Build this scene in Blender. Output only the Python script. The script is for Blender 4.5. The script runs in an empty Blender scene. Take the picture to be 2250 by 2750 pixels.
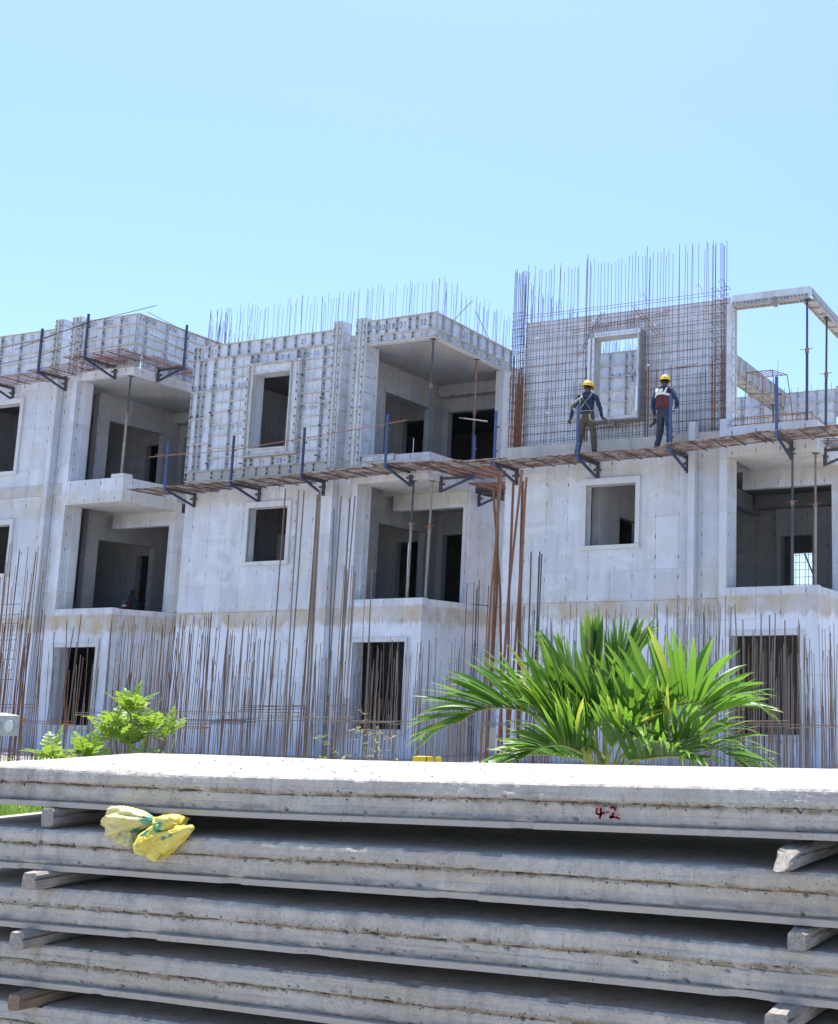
import bpy, bmesh, math, random
from mathutils import Vector, Matrix, noise
R = math.radians
random.seed(7)
sc = bpy.context.scene
COL = sc.collection

# ------------------------------------------------------------------ camera, sky, sun, exposure
cam = bpy.data.cameras.new('camera')
cam.sensor_fit = 'VERTICAL'; cam.sensor_height = 24.0; cam.lens = 3029.5 / 2750 * 24.0
cam.shift_x = -937.0 / 2750                     # the photograph is the left part of a wider frame
cam.clip_start = 0.05; cam.clip_end = 3000
camo = bpy.data.objects.new('camera', cam); COL.objects.link(camo)
camo.location = (0, 0, 1.5); camo.rotation_euler = (R(90 + 8.994), 0, R(19.445))
sc.camera = camo

SUNV = Vector((-0.17, 0.20, 1.0)).normalized()   # towards the sun: high, a little behind the houses
EL = math.asin(SUNV.z); AZ = math.atan2(SUNV.x, SUNV.y)
w = bpy.data.worlds.new('World'); sc.world = w; w.use_nodes = True
nt = w.node_tree; bg = nt.nodes['Background']
sky = nt.nodes.new('ShaderNodeTexSky'); sky.sky_type = 'NISHITA'; sky.sun_disc = False
sky.sun_elevation = EL; sky.sun_rotation = AZ
sky.altitude = 0; sky.air_density = 1.0; sky.dust_density = 1.6; sky.ozone_density = 8.0
nt.links.new(sky.outputs[0], bg.inputs[0]); bg.inputs[1].default_value = 0.15
sun = bpy.data.lights.new('sun', 'SUN'); sun.energy = 5.0; sun.angle = R(0.5); sun.color = (1.0, 0.96, 0.91)
suno = bpy.data.objects.new('sun', sun); COL.objects.link(suno)
suno.rotation_euler = SUNV.to_track_quat('Z', 'Y').to_euler(); suno.location = (0, 0, 30)
sc.view_settings.view_transform = 'Standard'; sc.view_settings.look = 'None'
sc.view_settings.exposure = 0.97; sc.view_settings.gamma = 1.0
sc.view_settings.use_curve_mapping = False

# ------------------------------------------------------------------ node helpers and materials
class NT:
    def __init__(s, name):
        s.m = bpy.data.materials.new(name); s.m.use_nodes = True; s.t = s.m.node_tree
        s.b = s.t.nodes['Principled BSDF']; s.out = s.t.nodes['Material Output']
    def n(s, typ, **kw):
        nd = s.t.nodes.new(typ)
        for k, v in kw.items(): setattr(nd, k, v)
        return nd
    def set(s, sock, v):
        if hasattr(v, 'is_linked') or hasattr(v, 'links'): s.t.links.new(v, sock)
        else: sock.default_value = v
    def math(s, op, a, b=None, c=None, clamp=False):
        nd = s.n('ShaderNodeMath', operation=op, use_clamp=clamp); s.set(nd.inputs[0], a)
        if b is not None: s.set(nd.inputs[1], b)
        if c is not None: s.set(nd.inputs[2], c)
        return nd.outputs[0]
    def pos(s, obj=False):
        if obj: return s.n('ShaderNodeTexCoord').outputs['Object']
        return s.n('ShaderNodeNewGeometry').outputs['Position']
    def scale(s, v, sc_):
        nd = s.n('ShaderNodeVectorMath', operation='MULTIPLY'); s.set(nd.inputs[0], v); nd.inputs[1].default_value = sc_
        return nd.outputs[0]
    def sep(s, v):
        nd = s.n('ShaderNodeSeparateXYZ'); s.set(nd.inputs[0], v); return nd.outputs
    def noise(s, v, scale=1.0, detail=4.0, rough=.55, dist=0.0):
        nd = s.n('ShaderNodeTexNoise'); s.set(nd.inputs['Vector'], v); nd.inputs['Scale'].default_value = scale
        nd.inputs['Detail'].default_value = detail; nd.inputs['Roughness'].default_value = rough
        nd.inputs['Distortion'].default_value = dist
        return nd.outputs[0]
    def ramp(s, f, lo, hi, a=0.0, b=1.0):
        nd = s.n('ShaderNodeMapRange', clamp=True); s.set(nd.inputs[0], f)
        nd.inputs[1].default_value = lo; nd.inputs[2].default_value = hi
        nd.inputs[3].default_value = a; nd.inputs[4].default_value = b
        return nd.outputs[0]
    def mix(s, f, a, b, blend='MIX'):
        nd = s.n('ShaderNodeMix', data_type='RGBA', blend_type=blend); s.set(nd.inputs[0], f)
        s.set(nd.inputs[6], a if not isinstance(a, tuple) else (*a, 1)); s.set(nd.inputs[7], b if not isinstance(b, tuple) else (*b, 1))
        return nd.outputs[2]
    def bump(s, h, strength=.3, dist=.01, normal=None):
        nd = s.n('ShaderNodeBump'); nd.inputs['Strength'].default_value = strength; nd.inputs['Distance'].default_value = dist
        s.set(nd.inputs['Height'], h)
        if normal is not None: s.set(nd.inputs['Normal'], normal)
        return nd.outputs[0]
    def done(s, col, rough=.8, metal=0.0, normal=None, spec=.3):
        s.set(s.b.inputs['Base Color'], col if not isinstance(col, tuple) else (*col, 1))
        s.set(s.b.inputs['Roughness'], rough); s.set(s.b.inputs['Metallic'], metal)
        s.b.inputs['Specular IOR Level'].default_value = spec
        if normal is not None: s.set(s.b.inputs['Normal'], normal)
        return s.m

def concrete_mat(name, base, stain=(.47, .425, .335), seams=True, bands=True, contrast=1.0, light=None):
    t = NT(name); p = t.pos(); sx = t.sep(p)
    big = t.noise(p, .45, 5, .6); mid = t.noise(t.scale(p, (1.9, 1.9, .75)), 1.0, 7, .7, .25); fine = t.noise(p, 38, 3, .6)
    streak = t.noise(t.scale(p, (5.0, 5.0, .28)), 1.0, 5, .65)
    d = tuple(x * (1 - .26 * contrast) for x in base); l = tuple(min(.8, x * (1 + .22 * contrast)) for x in base)
    c = t.mix(t.ramp(mid, .30, .72), d, l)
    c = t.mix(t.ramp(big, .35, .65, 0, .55), c, base)
    warm = t.noise(t.scale(p, (.55, .55, .8)), 1.0, 6, .68, .7); c = t.mix(t.ramp(warm, .47, .66, 0, .62 * contrast), c, (.60, .575, .525))
    c = t.mix(t.ramp(streak, .53, .72, 0, .55 * contrast), c, tuple(x * .72 for x in stain))
    c = t.mix(t.ramp(t.noise(t.scale(p, (1.3, 1.3, .5)), 1.0, 6, .72, .5), .54, .70, 0, .55), c, stain)
    c = t.mix(t.ramp(t.noise(t.scale(p, (.9, .9, 1.4)), 1.0, 5, .65, .6), .52, .62, 0, .55 * contrast), c, tuple(min(.78, x * 1.2) for x in base))
    drip = t.noise(t.scale(p, (11, 11, .22)), 1.0, 4, .7)
    c = t.mix(t.math('MULTIPLY', t.ramp(drip, .60, .70, 0, .5 * contrast), t.ramp(t.noise(p, .7, 3), .45, .6)), c, tuple(x * .6 for x in stain))
    if seams:     # each shutter panel cast a slightly different tone
        cell = t.n('ShaderNodeCombineXYZ'); t.set(cell.inputs[0], t.math('FLOOR', t.math('SUBTRACT', t.math('DIVIDE', t.math('ADD', sx[0], sx[1]), .58), .5))); t.set(cell.inputs[1], t.math('FLOOR', t.math('SUBTRACT', t.math('DIVIDE', sx[2], 1.22), .5)))
        wn = t.n('ShaderNodeTexWhiteNoise', noise_dimensions='2D'); t.set(wn.inputs['Vector'], cell.outputs[0])
        c = t.mix(t.ramp(wn.outputs['Value'], .45, 1.0, 0, .42), c, tuple(x * .80 for x in base)); c = t.mix(t.ramp(wn.outputs['Value'], .4, .0, 0, .4), c, tuple(min(.78, x * 1.14) for x in base))
    if bands:     # dirty construction joints just below each floor line
        wob = t.math('MULTIPLY', t.math('SUBTRACT', t.noise(t.scale(p, (3.2, 3.2, .8)), 1.0, 5, .7), .5), .85)
        zz = t.math('ADD', sx[2], wob)
        for z0, z1, k in ((3.08, 3.52, 1.0), (6.45, 6.98, .65)):
            m = t.math('MULTIPLY', t.ramp(zz, z0 - .05, z0 + .05), t.ramp(sx[2], z1 + .03, z1 + .10, 1, 0))
            m = t.math('MULTIPLY', m, t.ramp(t.noise(t.scale(p, (2.2, 2.2, 1.2)), 1.0, 6, .75), .36, .62, .05, k))
            c = t.mix(m, c, (.46, .375, .25) if z0 < 4 else stain)
        wl = light or tuple(min(.82, x * 1.24) for x in base)   # cement wash on the lowest lift
        m = t.math('MULTIPLY', t.ramp(zz, 3.22, 3.12), t.ramp(big, .38, .52, 0, .75))
        c = t.mix(m, c, wl)
    hgt = t.math('ADD', t.math('MULTIPLY', fine, .5), mid)
    if seams:
        u = t.math('ADD', sx[0], sx[1])
        fu = t.math('ABSOLUTE', t.math('SUBTRACT', t.math('FRACT', t.math('DIVIDE', u, .58)), .5))
        line = t.ramp(fu, .004, .016, 1, 0)
        line = t.math('MULTIPLY', line, t.ramp(t.noise(t.scale(p, (1, 1, 1.2)), 1.3, 3), .36, .58))
        c = t.mix(t.math('MULTIPLY', line, .75), c, tuple(x * .45 for x in base))
        fz = t.math('ABSOLUTE', t.math('SUBTRACT', t.math('FRACT', t.math('DIVIDE', t.math('ADD', sx[2], t.math('MULTIPLY', big, .5)), .46)), .5))
        hu = t.math('MULTIPLY', fu, .58 / .016); hz = t.math('MULTIPLY', fz, .46 / .052)
        r2 = t.math('ADD', t.math('MULTIPLY', hu, hu), t.math('MULTIPLY', hz, hz))
        hole = t.ramp(r2, .7, 1.3, 1, 0)
        hole = t.math('MULTIPLY', hole, t.ramp(t.noise(t.scale(p, (1.7, 1.7, 2.1)), 1.0, 2), .40, .46))
        c = t.mix(t.math('MULTIPLY', hole, t.ramp(big, .4, .6, .25, .85)), c, (.09, .085, .08))
        fz2 = t.math('ABSOLUTE', t.math('SUBTRACT', t.math('FRACT', t.math('DIVIDE', sx[2], 1.22)), .5))
        l2 = t.math('MULTIPLY', t.ramp(fz2, .003, .009, 1, 0), t.ramp(t.noise(p, .8, 3), .45, .6, 0, .4))
        c = t.mix(l2, c, tuple(x * .5 for x in base))
        hgt = t.math('SUBTRACT', hgt, t.math('MULTIPLY', t.math('ADD', line, hole), .6))
    return t.done(c, .9, 0, t.bump(hgt, .35, .015), .2)

def slab_mat():
    t = NT('precast_concrete'); p = t.pos(True); g = t.pos(); s = t.sep(p)
    oi = t.n('ShaderNodeObjectInfo').outputs['Random']
    off = t.n('ShaderNodeVectorMath', operation='ADD'); t.set(off.inputs[0], g)
    cmb = t.n('ShaderNodeCombineXYZ'); t.set(cmb.inputs[0], t.math('MULTIPLY', oi, 37.0)); t.set(off.inputs[1], cmb.outputs[0])
    q = off.outputs[0]
    mid = t.noise(q, 5, 6, .65, .5); fine = t.noise(q, 120, 3, .65); big = t.noise(t.scale(q, (1.0, 1, 3)), 1.1, 4)
    c = t.mix(t.ramp(mid, .30, .70), (.355, .325, .275), (.48, .445, .385))
    vst = t.noise(t.scale(q, (14, 14, 1.0)), 1.0, 5, .65)
    c = t.mix(t.ramp(vst, .50, .70, 0, .62), c, (.225, .21, .185))
    c = t.mix(t.ramp(t.noise(t.scale(q, (26, 26, 3.0)), 1.0, 5, .7), .56, .72, 0, .35), c, (.53, .505, .46))
    dirty = t.math('MULTIPLY', t.ramp(big, .50, .68, 0, .7), t.ramp(oi, .0, 1.0, .35, 1.0))
    c = t.mix(dirty, c, (.33, .275, .205))
    blot = t.noise(q, 17, 6, .75, .6); c = t.mix(t.ramp(blot, .56, .70, 0, .6), c, (.21, .20, .18)); c = t.mix(t.ramp(blot, .42, .30, 0, .5), c, (.53, .515, .48))
    hb = t.noise(t.scale(q, (.9, .9, 60)), 1.0, 4, .6)
    c = t.mix(t.ramp(hb, .52, .70, 0, .5), c, (.245, .235, .22))
    c = t.mix(t.ramp(fine, .56, .70, 0, .45), c, (.24, .23, .215)); c = t.mix(t.ramp(fine, .42, .32, 0, .35), c, (.56, .55, .53))
    wob = t.math('MULTIPLY', t.math('SUBTRACT', t.noise(t.scale(q, (7, 7, 1)), 1.0, 5, .7), .5), .028)
    zz = t.math('ADD', s[2], wob)
    gr = t.math('MULTIPLY', t.ramp(zz, .076, .086), t.ramp(zz, .090, .102, 1, 0))       # dirt lodged in the pour joint
    gr = t.math('MULTIPLY', gr, t.ramp(t.noise(q, 11, 5, .75), .36, .56, .1, .95))
    c = t.mix(gr, c, (.20, .15, .09))
    spk = t.math('MULTIPLY', t.math('MULTIPLY', t.ramp(zz, .068, .080), t.ramp(zz, .096, .112, 1, 0)), t.ramp(t.noise(q, 75, 3, .6), .60, .66))
    c = t.mix(spk, c, (.05, .045, .04))
    lo = t.math('MULTIPLY', t.ramp(zz, .022, .030), t.ramp(zz, .036, .050, 1, 0))
    lo = t.math('MULTIPLY', lo, t.ramp(t.noise(q, 4, 5, .7), .42, .62, 0, .7))
    c = t.mix(lo, c, (.17, .17, .17))
    lip = t.ramp(s[2], .014, .020, 1, 0)
    c = t.mix(t.math('MULTIPLY', lip, .8), c, (.36, .325, .28))
    pits = t.n('ShaderNodeTexVoronoi'); t.set(pits.inputs['Vector'], q); pits.inputs['Scale'].default_value = 80
    pm = t.math('MULTIPLY', t.ramp(pits.outputs['Distance'], .10, .18, 1, 0), t.ramp(t.noise(q, 7, 3), .50, .62))
    c = t.mix(pm, c, (.10, .09, .08))
    h = t.math('SUBTRACT', t.math('ADD', t.math('MULTIPLY', fine, .35), mid), t.math('MULTIPLY', pm, .8))
    return t.done(c, .92, 0, t.bump(h, .75, .010), .15)

def metal_mat(name, base, dirt, rough=.55, metal=.35, amt=.5, scale=3.0, spec=.4, lo=.44, hi=.66):
    t = NT(name); p = t.pos()
    a = t.noise(p, scale, 6, .7, .6); b = t.noise(t.scale(p, (7, 7, .8)), 1.0, 4, .6); f = t.noise(p, 60, 2)
    c = t.mix(t.ramp(f, .3, .7), tuple(x * .88 for x in base), tuple(min(.9, x * 1.1) for x in base))
    c = t.mix(t.ramp(a, lo, hi, 0, amt), c, dirt)
    c = t.mix(t.ramp(b, .55, .75, 0, amt * .8), c, tuple(x * .7 for x in dirt))
    return t.done(c, rough, metal, t.bump(f, .15, .004), spec)

def bar_mat(name, a, b, c3):
    t = NT(name); p = t.pos(); oi = t.n('ShaderNodeObjectInfo').outputs['Random']
    n1 = t.noise(p, 1.6, 4, .6); n2 = t.noise(p, 14, 4, .7)
    f = t.math('ADD', t.math('MULTIPLY', oi, .55), t.math('MULTIPLY', n1, .55))
    c = t.mix(t.ramp(f, .34, .72), a, b); c = t.mix(t.ramp(n2, .5, .7, 0, .6), c, c3)
    return t.done(c, .75, .15, t.bump(t.noise(p, 90, 2), .3, .004), .3)

def leaf_mat(name, dark, lightc, tip, transl):
    t = NT(name); p = t.pos(); oi = t.n('ShaderNodeObjectInfo').outputs['Random']
    n = t.noise(p, 6, 4, .6); f = t.math('ADD', t.math('MULTIPLY', oi, .5), t.math('MULTIPLY', n, .6))
    c = t.mix(t.ramp(f, .3, .8), dark, lightc)
    vc = t.n('ShaderNodeVertexColor', layer_name='tip').outputs[0]
    c = t.mix(t.math('MULTIPLY', t.sep(vc)[0], .85), c, tip)
    t.set(t.b.inputs['Base Color'], c); t.b.inputs['Roughness'].default_value = .42
    t.b.inputs['Specular IOR Level'].default_value = .5
    tr = t.n('ShaderNodeBsdfTranslucent'); tc = t.mix(.5, c, transl); t.set(tr.inputs[0], tc)
    mx = t.n('ShaderNodeMixShader'); mx.inputs[0].default_value = .45
    t.t.links.new(t.b.outputs[0], mx.inputs[1]); t.t.links.new(tr.outputs[0], mx.inputs[2])
    t.t.links.new(mx.outputs[0], t.out.inputs[0])
    return t.m

def plain(name, col, rough=.7, var=.25, scale=8, metal=0.0, spec=.3, bump=.2, obj=False):
    t = NT(name); p = t.pos(obj); n = t.noise(p, scale, 5, .6)
    c = t.mix(t.ramp(n, .3, .7), tuple(x * (1 - var) for x in col), tuple(min(.95, x * (1 + var)) for x in col))
    return t.done(c, rough, metal, t.bump(t.noise(p, scale * 6, 3), bump, .006), spec)

M = {}
M['conc'] = concrete_mat('cast_concrete', (.56, .58, .625))  # blue sky light on the shaded walls is tinted into the base
M['conc_in'] = concrete_mat('shaded_interior_concrete', (.36, .365, .375), bands=False, contrast=.7)  # same concrete, darkened to put the shade of the rooms into its colour
M['conc_mid'] = concrete_mat('lit_tone_concrete', (.64, .64, .64), bands=False, contrast=.7)  # same concrete, lightened to stand in for light from the rear openings
M['conc_trim'] = concrete_mat('trim_concrete', (.56, .565, .57), seams=False, bands=False, contrast=.6)
M['conc_raw'] = concrete_mat('raw_concrete', (.44, .43, .40), seams=False, contrast=1.1, bands=False)
M['conc_grey'] = concrete_mat('dull_grey_concrete', (.30, .295, .285), seams=False, bands=False)
M['slab'] = slab_mat()
M['alu'] = metal_mat('aluminium_formwork', (.64, .67, .73), (.44, .42, .39), .5, .2, .65, 2.6)
M['alu_dark'] = metal_mat('worn_aluminium', (.38, .39, .40), (.24, .22, .19), .55, .25, .6, 4.0)
M['alu_skin'] = metal_mat('formwork_inner_skin', (.74, .77, .83), (.48, .46, .46), .42, .25, .6, 1.8)
M['box_grey'] = metal_mat('shaded_grimy_box_steel', (.34, .34, .345), (.22, .21, .20), .6, .2, .6, 4.0)  # darkened to paint in shade on the box's outer side, plus dirt patches
M['alu_rib'] = metal_mat('formwork_rib', (.58, .565, .53), (.36, .33, .29), .6, .1, .8, 5.0)
M['alu_soffit'] = metal_mat('soffit_channel_metal', (.40, .39, .365), (.22, .19, .165), .65, .1, .8, 6.0)
M['alu_flange'] = metal_mat('formwork_flange', (.47, .475, .48), (.28, .265, .24), .6, .15, .7, 5.0)
M['bar'] = bar_mat('weathered_rebar', (.11, .085, .075), (.20, .125, .09), (.24, .135, .08))
M['bar_rust'] = bar_mat('rusty_rebar', (.16, .082, .05), (.26, .13, .068), (.13, .07, .045))
M['bar_grey'] = bar_mat('grey_rebar', (.15, .13, .12), (.28, .23, .19), (.24, .15, .10))
M['bar_dark'] = bar_mat('dark_rebar', (.065, .06, .07), (.12, .095, .09), (.15, .085, .06))
M['navy'] = metal_mat('navy_painted_steel', (.035, .055, .12), (.10, .09, .09), .5, .1, .5, 6.0)
M['blue'] = metal_mat('blue_painted_steel', (.045, .085, .23), (.16, .15, .15), .5, .1, .4, 6.0)
M['steel'] = metal_mat('dark_bracket_steel', (.06, .065, .075), (.14, .11, .085), .6, .2, .6, 6.0)
M['prop'] = metal_mat('prop_steel', (.055, .07, .085), (.16, .12, .09), .55, .2, .55, 5.0)
M['prop_rust'] = metal_mat('prop_rust', (.23, .12, .07), (.33, .29, .25), .7, .1, .6, 6.0)
M['prop_grey'] = metal_mat('prop_cement_grey', (.30, .28, .26), (.16, .10, .07), .7, .1, .7, 6.0)
M['grate'] = metal_mat('platform_rust_and_cement', (.165, .09, .065), (.37, .35, .33), .8, .05, .9, 3.2, .3, .45, .60)
M['grate2'] = metal_mat('platform_red_brown', (.24, .12, .105), (.36, .30, .27), .8, .05, .6, 4.5)
def timber_mat(name, col):
    t = NT(name); p = t.pos(True); g = t.noise(t.scale(p, (60, 3, 60)), 1.0, 5, .7, .6); b_ = t.noise(p, 9, 5, .65)
    c = t.mix(t.ramp(g, .3, .7), tuple(x * .55 for x in col), tuple(x * 1.2 for x in col)); c = t.mix(t.ramp(b_, .45, .7, 0, .6), c, tuple(x * .6 for x in col))
    c = t.mix(t.ramp(t.noise(t.scale(p, (35, 1.6, 35)), 1.0, 3, .6), .62, .68, 0, .8), c, (.05, .04, .035))
    return t.done(c, .9, 0, t.bump(g, .6, .01), .2)
M['wood'] = timber_mat('weathered_timber', (.33, .30, .265))
M['wood_br'] = timber_mat('brown_timber', (.25, .18, .125))
M['paint_black'] = plain('black_marker', (.03, .03, .035), .6, .2)
M['paint_blue'] = plain('blue_marker', (.05, .14, .38), .6, .2)
M['palm'] = leaf_mat('palm_leaf', (.045, .125, .024), (.115, .245, .032), (.54, .47, .09), (.26, .50, .03))
M['palm_stem'] = plain('palm_stem', (.24, .28, .07), .5, .3, 12)
M['shrub'] = leaf_mat('shrub_leaf', (.085, .185, .03), (.19, .32, .04), (.44, .45, .08), (.36, .52, .04))
M['weed'] = leaf_mat('weed_leaf', (.12, .17, .05), (.24, .26, .09), (.38, .24, .13), (.32, .38, .09))
M['stem'] = plain('woody_stem', (.20, .16, .12), .8, .3, 14)
M['skin'] = plain('skin', (.13, .065, .04), .5, .15, 10)
M['hair'] = plain('black_hair', (.012, .010, .009), .6, .3, 30)
M['shirt'] = plain('navy_shirt', (.024, .042, .085), .85, .35, 14)
M['trouser_olive'] = plain('olive_trousers', (.085, .075, .055), .9, .3, 10)
M['trouser_navy'] = plain('navy_trousers', (.04, .05, .075), .9, .3, 10)
M['vest'] = plain('maroon_vest', (.105, .032, .036), .85, .3, 9)
M['reflect'] = plain('reflective_tape', (.72, .71, .66), .5, .12, 20)
M['helmet'] = plain('yellow_helmet', (.70, .46, .015), .45, .22, 14, 0, .5, .05)
M['strap'] = plain('harness_webbing', (.40, .38, .31), .8, .3, 25)
M['boot'] = plain('black_boot', (.02, .02, .02), .7, .3, 12)
M['red'] = plain('red_paint', (.50, .075, .10), .8, .3, 60)
M['yellow'] = plain('yellow_plastic', (.68, .50, .03), .5, .15, 6)
M['soil'] = plain('dry_soil', (.34, .325, .305), .95, .35, 1.2)
M['crumb'] = plain('concrete_crumbs', (.42, .41, .39), .95, .3, 30)
M['grass'] = leaf_mat('grass_blades', (.07, .16, .02), (.14, .26, .04), (.4, .36, .12), (.28, .45, .05))

# ------------------------------------------------------------------ mesh builder and scene helpers
class MB:
    def __init__(s): s.v = []; s.f = []; s.mi = []
    def add(s, vs, fs, mi=0):
        o = len(s.v); s.v += [tuple(v) for v in vs]; s.f += [tuple(i + o for i in f) for f in fs]; s.mi += [mi] * len(fs)
        return s
    def box(s, x0, x1, y0, y1, z0, z1, mi=0):
        return s.add([(x0,y0,z0),(x1,y0,z0),(x1,y1,z0),(x0,y1,z0),(x0,y0,z1),(x1,y0,z1),(x1,y1,z1),(x0,y1,z1)],
              [(0,3,2,1),(4,5,6,7),(0,1,5,4),(1,2,6,5),(2,3,7,6),(3,0,4,7)], mi)
    def tube(s, pts, r, n=6, mi=0, caps=True):
        pts = [Vector(p) for p in pts]; rs = r if isinstance(r, (list, tuple)) else [r] * len(pts)
        vs = []; fs = []
        for i, p in enumerate(pts):
            d = (pts[min(i+1, len(pts)-1)] - pts[max(i-1, 0)]).normalized()
            up = Vector((0, 0, 1)) if abs(d.z) < .9 else Vector((1, 0, 0))
            a = d.cross(up).normalized(); b = d.cross(a).normalized()
            for k in range(n):
                t = 2 * math.pi * (k + .5) / n; vs.append(p + (a * math.cos(t) + b * math.sin(t)) * rs[i])
        for i in range(len(pts) - 1):
            for k in range(n):
                k2 = (k + 1) % n; fs.append((i*n+k, (i+1)*n+k, (i+1)*n+k2, i*n+k2))
        if caps: fs.append(tuple(range(n))); fs.append(tuple((len(pts)-1)*n + k for k in reversed(range(n))))
        return s.add(vs, fs, mi)
    def bar(s, p0, p1, w, h=None, mi=0):      # square section bar
        p0, p1 = Vector(p0), Vector(p1); d = (p1 - p0).normalized(); h = h or w
        up = Vector((0, 0, 1)) if abs(d.z) < .95 else Vector((0, 1, 0))
        a = d.cross(up).normalized() * w / 2; b = a.cross(d).normalized() * h / 2
        vs = [p0 - a - b, p0 + a - b, p0 + a + b, p0 - a + b, p1 - a - b, p1 + a - b, p1 + a + b, p1 - a + b]
        return s.add(vs, [(0,3,2,1),(4,5,6,7),(0,1,5,4),(1,2,6,5),(2,3,7,6),(3,0,4,7)], mi)
    def mesh(s, name):
        me = bpy.data.meshes.new(name); me.from_pydata(s.v, [], s.f)
        me.polygons.foreach_set('material_index', s.mi); me.update()
        return me

def loc_of(p): return Vector(p['_loc']) if p is not None and '_loc' in p else Vector((0, 0, 0))
WL = {}
STUFFY = {'wedge_pins', 'tie_straps', 'bolt_holes', 'spacer_discs', 'cement_crust', 'rods', 'cross_bars', 'hooked_tie', 'shutter_rib', 'beam_rib', 'box_flange', 'panel_flange', 'clip', 'painted_number'}
def thing(name, label, cat, loc=(0, 0, 0), group=None, kind=None):
    o = bpy.data.objects.new(name, None); COL.objects.link(o); o.location = loc; WL[o] = Vector(loc)
    o['label'] = label; o['category'] = cat
    if group: o['group'] = group
    if kind: o['kind'] = kind
    o.empty_display_size = .1
    return o
def put(name, me, mat, parent=None, loc=(0, 0, 0), rot=(0, 0, 0), scale=(1, 1, 1), smooth=False):
    """one mesh object; loc is in world coordinates"""
    if isinstance(me, MB): me = me.mesh(name)
    if mat is not None and len(me.materials) == 0:
        for m in (mat if isinstance(mat, (list, tuple)) else [mat]): me.materials.append(m)
    if smooth: me.polygons.foreach_set('use_smooth', [True] * len(me.polygons))
    o = bpy.data.objects.new(name, me); COL.objects.link(o)
    o.rotation_euler = rot; o.scale = scale; WL[o] = Vector(loc)
    if name in STUFFY: o['kind'] = 'stuff'
    if parent is not None: o.parent = parent; o.location = Vector(loc) - WL[parent]
    else: o.location = loc
    return o
def tag(o, label=None, cat=None, group=None, kind=None):
    if label: o['label'] = label
    if cat: o['category'] = cat
    if group: o['group'] = group
    if kind: o['kind'] = kind
    return o

def pierced(x0, x1, z0, z1, y0, y1, holes, axis='y'):
    """wall slab between y0 and y1 with rectangular openings (xa,xb,za,zb); axis 'x' swaps x and y"""
    xs = sorted({x0, x1, *[min(max(h[0], x0), x1) for h in holes], *[min(max(h[1], x0), x1) for h in holes]})
    zs = sorted({z0, z1, *[min(max(h[2], z0), z1) for h in holes], *[min(max(h[3], z0), z1) for h in holes]})
    nx, nz = len(xs) - 1, len(zs) - 1
    def solid(i, k):
        if i < 0 or k < 0 or i >= nx or k >= nz: return False
        cx, cz = (xs[i] + xs[i+1]) / 2, (zs[k] + zs[k+1]) / 2
        return not any(h[0] < cx < h[1] and h[2] < cz < h[3] for h in holes)
    b = MB()
    def P(x, y, z): return (x, y, z) if axis == 'y' else (y, x, z)
    for i in range(nx):
        for k in range(nz):
            if not solid(i, k): continue
            a, c, d, e = xs[i], xs[i+1], zs[k], zs[k+1]
            b.add([P(a,y0,d), P(c,y0,d), P(c,y0,e), P(a,y0,e)], [(0,1,2,3)])
            b.add([P(a,y1,d), P(c,y1,d), P(c,y1,e), P(a,y1,e)], [(3,2,1,0)])
            if not solid(i-1, k): b.add([P(a,y0,d), P(a,y0,e), P(a,y1,e), P(a,y1,d)], [(0,1,2,3)])
            if not solid(i+1, k): b.add([P(c,y0,d), P(c,y1,d), P(c,y1,e), P(c,y0,e)], [(0,1,2,3)])
            if not solid(i, k-1): b.add([P(a,y0,d), P(a,y1,d), P(c,y1,d), P(c,y0,d)], [(0,1,2,3)])
            if not solid(i, k+1): b.add([P(a,y0,e), P(c,y0,e), P(c,y1,e), P(a,y1,e)], [(0,1,2,3)])
    return b

# stroke lettering for the hand-written panel numbers
GLY = {'0': [[(.5,0),(.15,.15),(.1,.5),(.2,.9),(.5,1),(.8,.9),(.9,.5),(.8,.12),(.5,0)]], '1': [[(.3,.8),(.55,1),(.5,0)]],
 '2': [[(.1,.8),(.35,1),(.75,.95),(.8,.65),(.1,0),(.95,.05)]], '3': [[(.1,.95),(.6,1),(.8,.78),(.45,.55),(.85,.35),(.6,0),(.1,.08)]],
 '4': [[(.65,0),(.7,1),(.1,.35),(.95,.38)]], '5': [[(.85,1),(.25,.97),(.2,.58),(.65,.6),(.85,.3),(.5,0),(.1,.08)]],
 '6': [[(.7,1),(.25,.6),(.15,.2),(.5,0),(.85,.2),(.6,.5),(.2,.35)]], '7': [[(.1,1),(.85,.97),(.4,0)]],
 '8': [[(.5,.52),(.15,.75),(.5,1),(.85,.75),(.5,.52),(.1,.22),(.5,0),(.9,.22),(.5,.52)]], '9': [[(.8,.7),(.45,.5),(.15,.75),(.5,1),(.8,.85),(.75,.4),(.55,0)]],
 '-': [[(.15,.48),(.85,.52)]], 'T': [[(0,.98),(1,1)],[(.5,1),(.48,0)]], 'S': [[(.9,.9),(.5,1),(.15,.8),(.8,.35),(.5,0),(.1,.1)]],
 '>': [[(0,.5),(1,.5)],[(.6,.75),(1,.5),(.6,.25)]], 'A': [[(.05,0),(.5,1),(.95,0)],[(.2,.4),(.8,.4)]]}
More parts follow.
